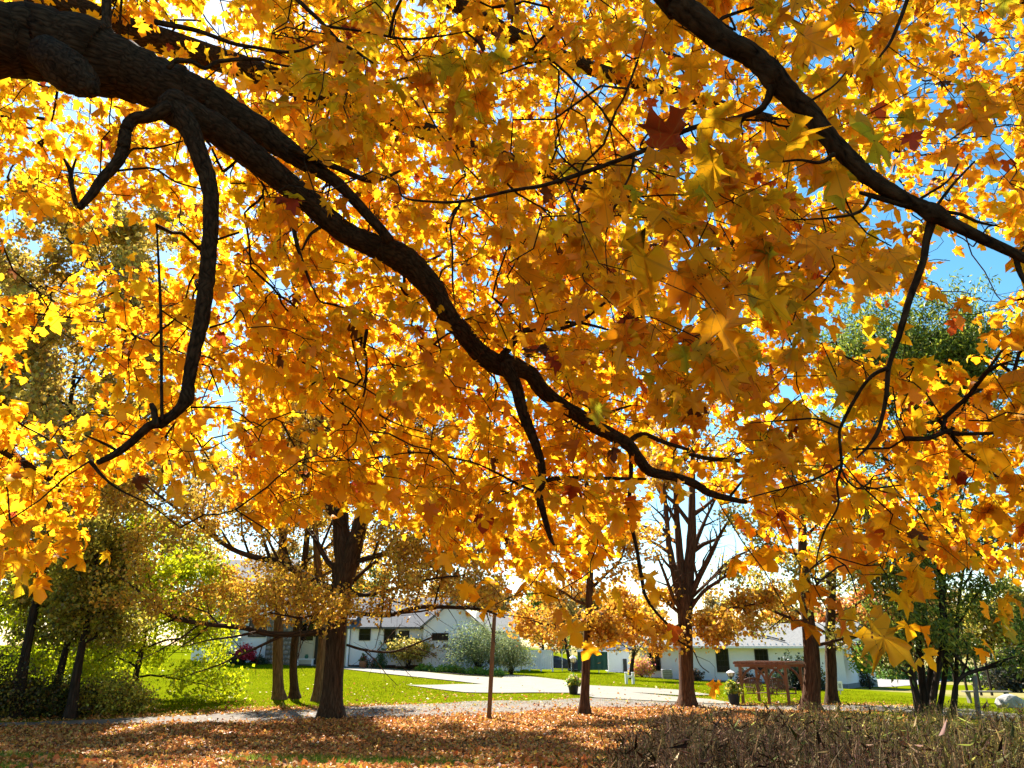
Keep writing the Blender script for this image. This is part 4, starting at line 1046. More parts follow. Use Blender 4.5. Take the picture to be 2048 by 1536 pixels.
# limbs -> boughs -> twigs: every spray hangs on a twig that leaves the nearest wood already grown
SK = np.vstack(SKEL)
order = np.argsort([((SK[:, :3] - b) ** 2).sum(1).min() for b in B])
K0 = len(SK)
NODE = np.zeros((K0 + ns * 6, 3)); NODE[:K0] = SK[:, :3]
OWN = np.full(len(NODE), -1); nk = K0
parent = np.full(ns, -1); tw_P = [None] * ns
for i in order:
    d2 = ((NODE[:nk] - (B[i] - TD[i] * .12)) ** 2).sum(1)
    j = int(np.argmin(d2)); a0 = NODE[j]; parent[i] = OWN[j]
    Ln = math.sqrt(d2[j]) + 1e-3
    mids = [a0, a0 + (B[i] - a0) * .35 + r.normal(0, .06 * Ln, 3) + UP * .05 * Ln, a0 + (B[i] - a0) * .7 + r.normal(0, .06 * Ln, 3) + UP * .04 * Ln, B[i], B[i] + TD[i] * TL[i] * .45 + r.normal(0, .014, 3), B[i] + TD[i] * TL[i] * .85 - UP * .03]
    q = catmull(mids, 2)
    tw_P[i] = q
    NODE[nk:nk + 6] = q[[2, 4, 5, 6, 8, 10]]; OWN[nk:nk + 6] = i; nk += 6
load = np.ones(ns)
for i in order[::-1]:
    if parent[i] >= 0:
        load[parent[i]] += load[i]
r0 = .0013 + .0013 * np.sqrt(load)
tw_P = [q[::2] for q in tw_P]
tw_R = r0[:, None] * np.linspace(1, .62, 6)[None]
tw_R = np.where(load[:, None] < 1.5, .0022 * np.linspace(1, .5, 6)[None], tw_R)
tubes('twigs', np.array(tw_P), tw_R, M['bark'], maple, MAPLE, 3, .0, r)['kind'] = 'stuff'
# leaves do not grow where the big limbs stand clear of them
GW, GH, GS = 560, 440, 4
KEEP, DEEP = np.ones((GH, GW)), np.zeros((GH, GW))
gyy, gxx = np.mgrid[0:GH, 0:GW]
for q, keepp in CLEAR:
    px, py, zc = project(q[:, :3])
    t = np.linspace(0, len(q) - 1, len(q) * 6)
    f_ = lambda v: np.interp(t, np.arange(len(q)), v)
    for x_, y_, z_, w_ in zip(f_(px), f_(py), f_(zc), f_(q[:, 3] / zc * F)):
        cx_, cy_, rr_ = (x_ + 100) / GS, (y_ + 100) / GS, (w_ + 3) / GS
        if not (0 < cx_ < GW and 0 < cy_ < GH):
            continue
        x0_, x1_, y0_, y1_ = int(max(cx_ - rr_ - 1, 0)), int(min(cx_ + rr_ + 2, GW)), int(max(cy_ - rr_ - 1, 0)), int(min(cy_ + rr_ + 2, GH))
        m_ = (gxx[y0_:y1_, x0_:x1_] - cx_) ** 2 + (gyy[y0_:y1_, x0_:x1_] - cy_) ** 2 < rr_ ** 2
        sub = KEEP[y0_:y1_, x0_:x1_]; sd = DEEP[y0_:y1_, x0_:x1_]
        up_ = m_ & (keepp < sub)
        sub[up_] = keepp; sd[m_] = np.maximum(sd[m_], z_)
def clear_of_limbs(foot, D, S, Nn, rng):
    side = unit(np.cross(D, Nn))
    kp = np.ones(len(foot))
    for a_, b_ in ((.05, 0), (.5, 0), (.98, 0), (.45, .5), (.45, -.5), (.25, .3), (.25, -.3), (.75, 0)):
        px, py, zc = project(foot + D * (S * a_)[:, None] + side * (S * b_)[:, None])
        ix = np.clip((px + 100) / GS, 0, GW - 1).astype(int); iy = np.clip((py + 100) / GS, 0, GH - 1).astype(int)
        hit = zc < DEEP[iy, ix] + .02
        kp = np.where(hit, np.minimum(kp, KEEP[iy, ix]), kp)
    return rng.random(len(kp)) < kp
# leaves, in pairs along each spray's twig
sets, big = [], []
pet_P = []
for shp in ('fine', 'mid', 'far'):
    k = np.nonzero(SS == shp)[0]
    rep = np.repeat(k, SM[k])
    n = len(rep)
    t = r.uniform(0, 1.05, n)
    tip = r.random(n) < .16
    t[tip] = 1.05
    ax = TD[rep]
    sgn = np.where(r.random(n) < .5, -1, 1)[:, None]
    ref = unit(np.cross(ax, unit(np.array([0, 0, 1.0]) + rand_dir(r, n) * .7)))
    outw = unit(ref * sgn + ax * .35 + rand_dir(r, n) * .45)
    outw[tip] = unit(ax[tip] + rand_dir(r, int(tip.sum())) * .4)
    foot0 = B[rep] + ax * (t * TL[rep])[:, None]
    pet = r.uniform(.035, .085, n)[:, None]
    foot = foot0 + outw * pet - UP * pet * .25
    droop = r.uniform(.15, 1.25, n)[:, None]
    D = unit(outw * .8 + ax * .25 - UP * droop + rand_dir(r, n) * .25)
    Nn = UP * .9 + rand_dir(r, n) * .75 + outw * .35
    S = SL[rep] * r.uniform(.62, 1.28, n)
    px, py, zc = project(foot)
    warm = np.clip((px - 500) / 1300, 0, 1)
    C = np.where((r.random(n) < warm)[:, None], palette(r, n, PAL_DEEP, .09), palette(r, n, PAL_GOLD, .09))
    okk = clear_of_limbs(foot, D, S, Nn, r)
    tx, ty, _ = project(foot + D * S[:, None] * .5)
    okk &= (SH[rep] == 1) | (ty < np.interp(tx, LOWX, LOWY) + 22 + r.normal(0, 14, n)) | (tx < -150) | (tx > 2200)
    okk &= allowed(tx, np.minimum(ty, 900), r) | (r.random(n) < .25) | (SH[rep] == 1)
    foot0, foot, D, Nn, S, C, px, py, zc = (q[okk] for q in (foot0, foot, D, Nn, S, C, px, py, zc))
    n = len(foot)
    red = r.random(n) < .006
    C[red] = [.30, .05, .015]
    gone = r.random(n) < (.012 if shp == 'fine' else .008)
    C[gone] = [.12, .05, .02]
    vis = np.zeros(n, bool)
    if shp != 'far':
        inf = (px > -60) & (px < 2108) & (py > -60) & (py < 1560)
        big.append((foot[inf], D[inf], Nn[inf], S[inf], C[inf], (S / zc)[inf], np.full(inf.sum(), shp)))
        o = ~inf
        sets.append((foot[o], D[o], Nn[o], S[o], C[o], 'far'))
    else:
        sets.append((foot, D, Nn, S, C, shp))
    if shp != 'far':
        q = (zc < 4.6) & (px > -50) & (px < 2100) & (py > -50)
        pet_P.append(np.stack([foot0, (foot0 + foot) / 2 + UP * .006, foot + D * .01], 1)[q])
pp = np.vstack(pet_P)
tubes('leaf_stalks', pp, np.full(pp.shape[:2], .0011), M['bark'], maple, MAPLE, 3, .0, r)['kind'] = 'stuff'
bf = [np.concatenate([b[i] for b in big]) for i in range(7)]
order = np.argsort(-bf[5])
N_BIG = 300
top, rest = order[:N_BIG], order[N_BIG:]
arr = [leaf_arrays(*s[:5], s[5], r, .6) for s in sets if len(s[0])]
for shp in ('fine', 'mid'):
    k = rest[bf[6][rest] == shp]
    if len(k):
        arr.append(leaf_arrays(bf[0][k], bf[1][k], bf[2][k], bf[3][k], bf[4][k], shp, r, .6))
leaves_obj('foliage', arr, M['leaf'], maple, MAPLE)
# the 300 leaves that show largest are objects of their own, cut from a set of shapes
var = []
vcol = [(.93, .47, .010), (.91, .42, .009), (.87, .34, .009), (.93, .51, .012), (.76, .54, .014), (.92, .45, .010), (.94, .52, .010), (.83, .29, .009), (.66, .48, .02), (.36, .06, .010), (.14, .05, .02), (.93, .44, .009)]
for j in range(48):
    c = np.array(vcol[j % 12]) * r.uniform(.92, 1.05)
    v, f, cc, uv = leaf_arrays(np.zeros((1, 3)), np.array([[0, 1.0, 0]]), np.array([[0, 0, 1.0]]), np.ones(1), c[None], 'fine', r, .55)
    if j % 12 == 4:                       # still green along the veins
        g = np.exp(-(np.abs(uv[:, 0]) / .16) ** 2)[:, None]
        cc = cc * (1 - g) + np.array([.36, .44, .03]) * g
    me = raw_mesh('leaf', v, f, {'Col': ('FLOAT_COLOR', rgba(cc)), 'luv': ('FLOAT_VECTOR', uv)}, True)
    me.materials.append(M['leaf_near'])
    var.append(me)
w = np.array([5, 5, 3, 4, 1.6, 5, 4, 1.5, .6, .22, .2, 5]); w = np.tile(w, 4); w /= w.sum()
for i in top:
    D = unit(bf[1][i]); side = unit(np.cross(D, bf[2][i])); nn = np.cross(side, D)
    s = bf[3][i]
    Mx = Matrix(((side[0] * s, D[0] * s, nn[0] * s, bf[0][i][0] - MAPLE[0]), (side[1] * s, D[1] * s, nn[1] * s, bf[0][i][1] - MAPLE[1]), (side[2] * s, D[2] * s, nn[2] * s, bf[0][i][2] - MAPLE[2]), (0, 0, 0, 1)))
    o = bpy.data.objects.new('leaf', var[r.choice(48, p=w)])
    COL.objects.link(o)
    o.parent = maple
    o.matrix_basis = Mx

# ------------------------------------------------------------------ fallen leaves, grass, weeds
r = np.random.default_rng(40)
PAL_LITTER = [(.54, .20, .045, 4), (.60, .27, .065, 4), (.38, .13, .03, 3), (.62, .36, .11, 2), (.66, .42, .06, 1.4), (.19, .075, .026, 1.5)]
n = 170000
x = r.uniform(-19, 17, n); y = r.uniform(11.5, 34, n)
k = r.random(n) < litter_amount(x, y) ** 1.2 * np.where(np.sin(x * 1.7) * np.cos(y * 1.9 + x) + r.normal(0, .5, n) > -.9, 1, .55)
# the mown strip at the very front left keeps patches of grass
gp = (np.sin(x * .9 + 2 * np.sin(y * .7)) + np.sin(y * 2.1 + x * .4) > .55) & (y < 17.2)
k &= ~(gp & (r.random(n) < .72))
onp = np.abs(y - path_y(x)) < np.interp(x, _pc[:, 0], np.abs(_pu[:, 1] - _pl[:, 1]) / 2) * .85
k &= ~(onp & (r.random(n) < .86))
x, y = x[k], y[k]
n = len(x)
P = np.column_stack([x, y, TZ(x, y) + r.uniform(.01, .05, n)])
D = rand_dir(r, n) * [1, 1, .35]
nr_, CL_, SZ_, NN_ = y < 17.5, palette(r, n, PAL_LITTER, .2), .088 * r.uniform(.5, 1.35, n), UP + r.normal(0, .45, (n, 3))
leaves_obj('fallen_leaves', [leaf_arrays(P[q], D[q], NN_[q], SZ_[q], CL_[q], sh_, r, 1.5) for q, sh_ in ((nr_, 'five'), (~nr_, 'tiny'))], M['litter'])
tag(bpy.data.objects['fallen_leaves'], 'carpet of brown and orange fallen leaves under the maples', 'fallen leaves')
n = 9000
x = r.uniform(-26, 14, n); y = r.uniform(29, 52, n)
k = r.random(n) < np.exp(-(y - path_y(x) - 1.5) / 6)
x, y = x[k], y[k]; n = len(x)
leaves_obj('scattered_leaves', [leaf_arrays(np.column_stack([x, y, TZ(x, y) + .03]), rand_dir(r, n) * [1, 1, .3], UP + r.normal(0, .4, (n, 3)), .13 * r.uniform(.6, 1.2, n), palette(r, n, PAL_LITTER + [(.7, .5, .1, 3)], .15), 'tiny', r, .8)], M['litter'])
tag(bpy.data.objects['scattered_leaves'], 'single fallen leaves scattered over the lawn behind the path', 'fallen leaves')
def inside_poly(q, poly):
    ins = np.zeros(len(q), bool)
    for a, b in zip(poly, np.roll(poly, -1, 0)):
        ins ^= ((a[1] > q[:, 1]) != (b[1] > q[:, 1])) & (q[:, 0] < (b[0] - a[0]) * (q[:, 1] - a[1]) / (b[1] - a[1] + 1e-12) + a[0])
    return ins
def blades(x, y, h, w, C, rng, lean=.35):
    n = len(x)
    z = TZ(x, y)
    a = rng.uniform(0, 2 * np.pi, n)
    e = np.column_stack([np.cos(a), np.sin(a), 0 * a]) * (w / 2)[:, None]
    b = np.column_stack([x, y, z - .01])
    t = b + np.column_stack([rng.normal(0, lean, n) * h, rng.normal(0, lean, n) * h, h])
    V = np.stack([b - e, b + e, t], 1).reshape(-1, 3)
    return V, np.arange(3 * n).reshape(-1, 3), np.repeat(C, 3, 0), None
n = 150000
x = r.uniform(-30, 26, n); y = 29 + 33 * r.random(n) ** 1.25
k = (y > path_y(x) + .5) & ~inside_poly(np.column_stack([x, y]), DRIVE) & (r.random(n) > litter_amount(x, y) * .8) & ~((x > 20) & (y < 58))
x, y = x[k], y[k]; n = len(x)
big_n = 1 + .4 * np.sin(x * .35 + 1) * np.sin(y * .27)
C = palette(r, n, [(.125, .16, .002, 4), (.18, .20, .003, 4), (.27, .225, .010, 1)], .14)
leaves_obj('lawn_grass', [blades(x, y, r.uniform(.035, .075, n) * big_n, r.uniform(.03, .06, n), C, r)], M['grass'])
tag(bpy.data.objects['lawn_grass'], 'short sunlit grass of the lawn between path and house', 'grass')
n = 60000
x = r.uniform(-14, 6, n); y = r.uniform(12, 17.6, n)
gp = (np.sin(x * .9 + 2 * np.sin(y * .7)) + np.sin(y * 2.1 + x * .4) > .45)
k = gp | (r.random(n) < .08)
x, y = x[k], y[k]; n = len(x)
leaves_obj('bank_grass', [blades(x, y, r.uniform(.05, .12, n), r.uniform(.012, .022, n), palette(r, n, [(.10, .20, .02, 3), (.20, .30, .03, 2), (.32, .34, .05, 1)], .15), r)], M['grass'])
tag(bpy.data.objects['bank_grass'], 'patches of green grass showing through the leaf carpet', 'grass')

# dry weeds at the lower right
def weed_h(x, y):
    """Height of the weed patch: it tapers off to the left."""
    edge = .25 + (y - 9) * .24
    return ss(0, 2.0, x - edge)
n = 48000
x = r.uniform(.2, 17, n); y = 8.5 + 10.5 * r.random(n)
k = r.random(n) < np.clip(weed_h(x, y) * 1.4 + .05 * (x > .1 + (y - 9) * .24), 0, 1)
# weeds stand in tussocks
cl = r.integers(0, 900, n); cxx, cyy2 = r.uniform(.8, 17, 900), r.uniform(8.5, 19, 900)
tus = r.random(n) < .6
x = np.where(tus, cxx[cl] + r.normal(0, .16, n), x); y = np.where(tus, cyy2[cl] + r.normal(0, .16, n), y)
k = r.random(n) < np.clip(weed_h(x, y) * 1.4 + .05 * (x > .1 + (y - 9) * .24), 0, 1)
x, y, cl, tus = x[k], y[k], cl[k], tus[k]; n = len(x)
patchy = np.sin(x * 1.1 + 1.3 * np.sin(y * .9)) + np.sin(y * 1.7 - x * .6)
tall = np.where(tus, np.random.default_rng(1).normal(0, .16, 900)[cl], 0)
top = (.50 + .15 * patchy + .10 * np.sin(x * 2.9 + y) + tall + .17 * r.normal(0, 1, n)) * (.55 + .45 * weed_h(x, y)) + .05
top = np.where(r.random(n) < .05, top * 1.55, top)
top = np.clip(top, .12, 1.15)
a = r.uniform(0, 2 * np.pi, n); ln = np.abs(r.normal(0, .25, n)) * top
base = np.column_stack([x, y, TZ(x, y) - .02])
dirv = np.column_stack([np.cos(a), np.sin(a), 0 * a])
PW = np.stack([base, base + dirv * (ln * .15)[:, None] + UP * (top * .4)[:, None], base + dirv * (ln * .5)[:, None] + UP * (top * .75)[:, None], base + dirv * ln[:, None] + UP * top[:, None] * .98], 1)
greenish = np.clip((x - 5.0) / 5 + .3 * patchy, 0, 1) * .75
c_dry = palette(r, n, [(.12, .08, .045, 4), (.19, .13, .07, 3), (.05, .036, .024, 4), (.32, .24, .13, 1.5), (.14, .085, .068, 3), (.08, .085, .03, 2)], .2)
c_grn = palette(r, n, [(.15, .165, .035, 3), (.32, .28, .07, 3), (.38, .27, .10, 2), (.10, .12, .035, 2)], .2)
CW = np.where((r.random(n) < greenish)[:, None], c_grn, c_dry)
CW = CW * .8  # weed colours darkened to put the patch's backlit shade into them
CW = np.where(tus[:, None], CW * np.random.default_rng(2).uniform(.55, 1.35, (900, 1))[cl], CW)
e_ = np.column_stack([-np.sin(a * 3.3), np.cos(a * 3.3), 0 * a])[:, None] * (np.array([.0034, .003, .0024, .001])[None, :, None] * r.uniform(.6, 1.3, (n, 1, 1)))
wv = np.stack([PW - e_, PW + e_], 2).reshape(-1, 3)
ib = np.arange(n)[:, None] * 8 + np.arange(3)[None] * 2
wt = np.stack([np.stack([ib, ib + 1, ib + 3], -1), np.stack([ib, ib + 3, ib + 2], -1)], 2).reshape(-1, 3)
wcol = np.repeat(CW, 8, 0)
# narrow side leaves and feathery seed heads
SHAPES['blade'] = (np.array([[0, 0], [.014, .35], [0, 1], [-.014, .35]]), np.array([[0, 1, 2], [0, 2, 3]]))
m = int(n * 1.5)
j = r.integers(0, n, m); t = r.uniform(.1, .95, m)
lo = np.floor(t * 2.999).astype(int); fr = (t * 3 - lo)[:, None]
fp = PW[j, lo] * (1 - fr) + PW[j, np.minimum(lo + 1, 3)] * fr
LD = rand_dir(r, m) + UP * r.uniform(-.2, .9, m)[:, None]
la = leaf_arrays(fp, LD, rand_dir(r, m), r.uniform(.06, .20, m), CW[j] * r.uniform(.7, 1.5, (m, 1)), 'blade', r, 1.2)
hj = np.repeat(np.nonzero(r.random(n) < .22)[0], 6)
ht = r.uniform(-.16, .02, len(hj))[:, None]
hd = leaf_arrays(PW[hj, 3] + unit(PW[hj, 3] - PW[hj, 2]) * ht + r.normal(0, .008, (len(hj), 3)), rand_dir(r, len(hj)) + UP, rand_dir(r, len(hj)), r.uniform(.012, .03, len(hj)), CW[hj] * 1.15, 'tiny', r, .5)
leaves_obj('dry_weeds', [(wv, wt, wcol, None), la, hd], M['weed'])
tag(bpy.data.objects['dry_weeds'], 'tall brown dry weeds and grasses filling the lower right corner', 'weeds')

# ------------------------------------------------------------------ buildings
def zp(py, Y):
    return float(PY(1024, py, Y)[2])
def window(parent, c, w, h, frame_mat, face=(0, -1), bars=(2, 3), name='window'):
    """Sash window set in a wall that faces the camera (local -y): frame > pane, muntin."""
    x, y, z = c
    t = .07
    m = MB()
    m.box((x, y, z + h / 2 - t / 2), (w, .10, t)); m.box((x, y, z - h / 2 + t / 2), (w, .10, t))
    m.box((x - w / 2 + t / 2, y, z), (t, .098, h - 2 * t)); m.box((x + w / 2 - t / 2, y, z), (t, .098, h - 2 * t))
    f = m.build(name, frame_mat, parent)
    MB().box((x, y + .015, z), (w - 2 * t, .03, h - 2 * t)).build('pane', M['glass'], f)
    b = MB()
    for i in range(1, bars[0]):
        b.box((x - w / 2 + w * i / bars[0], y - .012, z), (.025, .03, h - 2 * t))
    for i in range(1, bars[1]):
        b.box((x, y - .014, z - h / 2 + h * i / bars[1]), (w - 2 * t, .028, .03 if i * 2 != bars[1] else .06))
    if bars[0] * bars[1] > 1:
        b.build('muntins', frame_mat, f)
    return f
def gable_roof(x0, x1, y0, y1, ze, rise, over, thick, along='x'):
    """Two sloping slabs with overhang."""
    m = MB()
    if along == 'x':
        ym = (y0 + y1) / 2; s = rise / (ym - y0)
        for a, b in ((y0 - over, ym), (y1 + over, ym)):
            za, zb = ze - over * s, ze + rise
            v = [(x0 - over, a, za), (x1 + over, a, za), (x1 + over, b, zb), (x0 - over, b, zb)]
            v += [(p, q, w + thick) for p, q, w in v]
            m.add(v, [[0, 1, 2, 3], [7, 6, 5, 4], [0, 4, 5, 1], [1, 5, 6, 2], [2, 6, 7, 3], [3, 7, 4, 0]])
    else:
        xm = (x0 + x1) / 2; s = rise / (xm - x0)
        for a, b in ((x0 - over, xm), (x1 + over, xm)):
            za, zb = ze - over * s, ze + rise
            v = [(a, y0 - over, za), (a, y1 + over, za), (b, y1 + over, zb), (b, y0 - over, zb)]
            v += [(p, q, w + thick) for p, q, w in v]
            m.add(v, [[0, 1, 2, 3], [7, 6, 5, 4], [0, 4, 5, 1], [1, 5, 6, 2], [2, 6, 7, 3], [3, 7, 4, 0]])
    return m
def gable_wall(m, x0, x1, y, ze, rise, t=.2, along='x'):
    xm = (x0 + x1) / 2
    v = [(x0, y, ze), (x1, y, ze), (xm, y, ze + rise), (x0, y + t, ze), (x1, y + t, ze), (xm, y + t, ze + rise)]
    if along == 'y':
        v = [(q, p, w) for p, q, w in v]
    return m.add(v, [[0, 1, 2], [5, 4, 3], [0, 3, 4, 1], [1, 4, 5, 2], [2, 5, 3, 0]])

# white bungalow
A = np.array([XY(1283, 62, 1350), 62.0]); Bq = np.array([XY(1598, 54.5, 1374), 54.5])
e = (Bq - A) / np.linalg.norm(Bq - A); LB = 15.5
zb = -1.05
bung = empty('bungalow', (A[0], A[1], zb), 'long low white bungalow with grey roof and black windows behind the pergola', 'house', rz=math.atan2(e[1], e[0]))
EH = 2.62
m = MB(); m.box((LB / 2, 4.2, EH / 2 + .1), (LB, 8.4, EH - .2))
gable_wall(m, 0, 8.4, 0, EH, 1.45, .2, 'y'); gable_wall(m, 0, 8.4, LB - .2, EH, 1.45, .2, 'y')
m.build('wall', M['white'], bung)
MB().box((LB / 2, 4.2, -.1), (LB + .06, 8.46, .6)).build('foundation', mat('grey_foundation', (.16, .17, .19), (.22, .23, .25), .9, 4), bung)
rf = gable_roof(0, LB, 0, 8.4, EH + .02, 1.5, .45, .12).build('roof', M['roof'], bung)
MB().box((LB / 2, -.50, EH - .10), (LB + .94, .10, .13)).build('gutter', M['white'], rf)
MB().box((LB / 2, -.22, EH - .17), (LB + .9, .44, .03)).build('soffit', M['cream'], rf)
sg = MB().box((0, 0, .05), (.10, .06, .10), taper=.6).build('snow_guard', M['white'], rf)
s15 = 1.5 / 4.2
for i in range(38):
    o = sg if i == 0 else sg.copy()
    if i:
        COL.objects.link(o)
    o.location = (-.25 + i * .42, -.2, EH + .02 - .2 * s15 + .13)
vp = MB(); vp.lathe([(.07, 0), (.07, .5), (.13, .5), (.13, .6)], 10, (9.6, 1.3, EH + .5)); vp.build('vent_pipe', M['metal'], rf)
MB().beam((10.0, 1.2, EH + .68), (11.6, .2, EH + .34), .10, .08).build('pipe_shadow_bar', M['black'], rf)  # black bar stands in for the vent pipe's cast shadow on the roof
def u_at(px):
    """Distance along the bungalow front at a photo column."""
    best = min(np.linspace(0, LB, 600), key=lambda u: abs(project(np.array([A[0] + e[0] * u, A[1] + e[1] * u, zb + 1.4]))[0] - px))
    return float(best)
for px in (1310, 1446, 1525):
    window(bung, (u_at(px), -.02, 1.58), .98, 1.62, M['black'], bars=(3, 4))

# white house with gables on the left
Y = 60.0
hz = lambda py, yy=Y: zp(py, yy)
hx = lambda px, yy=Y: XY(px, yy, 1290)
X0 = hx(690); zg = float(TZ(X0, Y)) - .15
house = empty('gabled_house', (X0, Y, zg), 'white gabled house with stone chimney pier and dark windows beyond the lawn', 'house')
def L(x, y, z):
    return (x - X0, y - Y, z - zg)
def wallbox(px0, px1, y, depth, z0, z1):
    a, b = hx(px0, y), hx(px1, y)
    return MB().box(L((a + b) / 2, y + depth / 2, (z0 + z1) / 2), (b - a, depth, z1 - z0))
# two-storey part
zt = hz(1168)
o = wallbox(385, 540, 60.0, 8.0, zg - .3, zt).build('wall', M['white'], house)
a, b = hx(385), hx(540)
gable_roof(a - X0, b - X0, 0, 8.0, zt - zg, 2.2, .5, .15).build('roof', M['roof_shaded'], house)
for (p0, p1, q0, q1) in ((398, 416, 1189, 1213), (440, 470, 1188, 1212), (508, 522, 1186, 1210), (494, 530, 1238, 1274)):
    xa, xb, za, zb2 = hx(p0), hx(p1), hz(q1), hz(q0)
    window(house, L((xa + xb) / 2, 59.97, (za + zb2) / 2), xb - xa, zb2 - za, M['black'], bars=(2, 2))
# belt under the upper windows, and the rounded white roof of the bay
wallbox(388, 500, 59.93, .08, hz(1216), hz(1213)).build('belt_course', M['black'], house)
bx0, bx1 = hx(418), hx(486)
prof = [(0, 0), (-.9, 0), (-.95, .18), (-.75, .42), (-.35, .58), (0, .62)]
v = [(x, y, z) for x in (bx0 - X0, bx1 - X0) for y, z in prof]
zq = hz(1232) - zg
v = [(x, y, z + zq) for x, y, z in v]
nn = len(prof)
MB().add(v, [[i, i + 1, nn + i + 1, nn + i] for i in range(nn - 1)] + [list(range(nn))[::-1], [nn + i for i in range(nn)], [nn - 1, 0, nn, 2 * nn - 1]]).build('bay_roof', M['white'], house)
MB().box(L((bx0 + bx1) / 2, 59.6, (zg + hz(1232)) / 2), (bx1 - bx0 - .3, .8, hz(1232) - zg)).build('bay', M['cream'], house)
window(house, ((bx0 + bx1) / 2 - X0, -.82, (hz(1255) - zg)), 1.4, 1.4, M['black'], bars=(2, 2))
# stone pier: each stone is a piece
c0, c1 = hx(531, 59.3), hx(584, 59.3)
zc1 = hz(1236, 59.3)
pier = MB().box(L((c0 + c1) / 2, 59.75, (zg - .3 + zc1) / 2), (c1 - c0 - .06, .86, zc1 - zg + .3)).build('stone_pier', M['mortar'], house)
rs = np.random.default_rng(5)
stone_me = []
for j in range(6):
    mm = MB(); mm.lathe([(.30, -.06), (.46, -.02), (.48, .05), (.34, .10), (.12, .12)], 7)
    mm = np.concatenate(mm.v), mm.f
    vv = mm[0] * [1, 1, 1] * (1 + rs.normal(0, .08, (len(mm[0]), 1)))
    me = bpy.data.meshes.new('stone'); me.from_pydata(np.column_stack([vv[:, 0], -vv[:, 2], vv[:, 1]]).tolist(), [], mm[1]); me.update()
    me.materials.append(M['stone'] if j % 2 else mat('stone_warm%d' % j, (.16, .12, .10), (.36, .29, .25), .9, 5, .4, 30)); stone_me.append(me)
rows = 11
for i in range(rows):
    x = c0 + .02
    hgt = (zc1 - zg) / rows
    while x < c1 - .12:
        wd = rs.uniform(.26, .48)
        wd = min(wd, c1 - x)
        o = bpy.data.objects.new('stone', stone_me[rs.integers(0, 6)]); COL.objects.link(o); o.parent = pier
        o.location = L(x + wd / 2, 59.33, zg + hgt * (i + .5)); o.scale = (wd * 1.02, .8, hgt * 1.0)
        x += wd
# recessed porch with cream wall and dark door
wallbox(580, 694, 61.3, 6.5, zg - .3, hz(1232)).build('porch_wall', M['cream'], house)
xa, xb = hx(601, 61.2), hx(625, 61.2)
dr = MB().box(L((xa + xb) / 2, 61.26, (zg + hz(1246, 61.2)) / 2), (xb - xa + .12, .10, hz(1246, 61.2) - zg)).build('door', M['cream'], house)
MB().box(L((xa + xb) / 2, 61.2, (hz(1247, 61.2) + hz(1281, 61.2)) / 2), (xb - xa, .06, hz(1247, 61.2) - hz(1281, 61.2))).build('door_glass', M['glass'], dr)
MB().box(L(hx(640, 61.2), 61.25, (zg + hz(1246, 61.2)) / 2), (.8, .10, hz(1246, 61.2) - zg)).build('doorway', M['black'], house)
gable_roof(hx(575) - X0, hx(700) - X0, .1, 7.8, hz(1238) - zg, 1.7, .4, .14).build('porch_roof', M['roof_shaded'], house)
for px in (696,):
    MB().box(L(hx(px, 59.8), 59.8, (zg + hz(1240, 59.8)) / 2), (.16, .16, hz(1240, 59.8) - zg)).build('porch_post', M['white'], house)
# right wing
ze = hz(1251)
wallbox(700, 880, 60.0, 7.0, zg - .3, ze).build('wall', M['white'], house)
wallbox(700, 900, 59.94, .2, zg - .3, zg + .28).build('foundation', M['soil'], house)
gable_roof(hx(700) - X0, hx(880) - X0, 0, 7.0, ze - zg, 2.2, .4, .14).build('roof', M['roof_shaded'], house)
for (p0, p1, q0, q1) in ((717, 740, 1256, 1281), (767, 790, 1258, 1287)):
    xa, xb, za, zb2 = hx(p0), hx(p1), hz(q1), hz(q0)
    window(house, L((xa + xb) / 2, 59.97, (za + zb2) / 2), xb - xa, zb2 - za, M['black'], bars=(1, 2))
xa, xb = hx(797), hx(818)
d2 = MB().box(L((xa + xb) / 2, 59.97, (zg + .2 + hz(1259)) / 2), (xb - xa + .25, .10, hz(1259) - zg - .2)).build('door', M['white'], house)
MB().box(L((xa + xb) / 2, 59.90, (hz(1261) + hz(1286)) / 2), (xb - xa, .06, hz(1261) - hz(1286))).build('door_glass', M['glass'], d2)
for px, py in ((794, 1273), (828, 1280)):
    MB().lathe([(.03, -.16), (.09, -.12), (.11, .08), (.05, .16)], 8, L(hx(px), 59.86, hz(py))).build('wall_lamp', M['black'], house)
# gable end that faces the drive
g0, g1 = hx(846, 59.2), hx(962, 59.2)
zge = hz(1252, 59.2); gr = hz(1203, 59.2) - zge
mm = wallbox(846, 962, 59.2, 7.5, zg - .3, zge)
gable_wall(mm, g0 - X0, g1 - X0, -.8, zge - zg, gr)
mm.build('wall', M['white'], house)
gable_roof(g0 - X0, g1 - X0, -.8, 7.0, zge - zg + .02, gr, .35, .14, 'y').build('roof', M['roof'], house)
xa, xb, za, zb2 = hx(863, 59.1), hx(896, 59.1), hz(1281, 59.1), hz(1266, 59.1)
window(house, L((xa + xb) / 2, 59.17, (za + zb2) / 2), xb - xa, zb2 - za, M['black'], bars=(3, 1))
wallbox(955, 1040, 64.0, 6.0, zg - .4, hz(1262, 64)).build('annex_wall', M['white'], house)
gable_roof(hx(955, 64) - X0, hx(1040, 64) - X0, 4.0, 10.0, hz(1262, 64) - zg, 1.5, .3, .12).build('annex_roof', M['roof'], house)

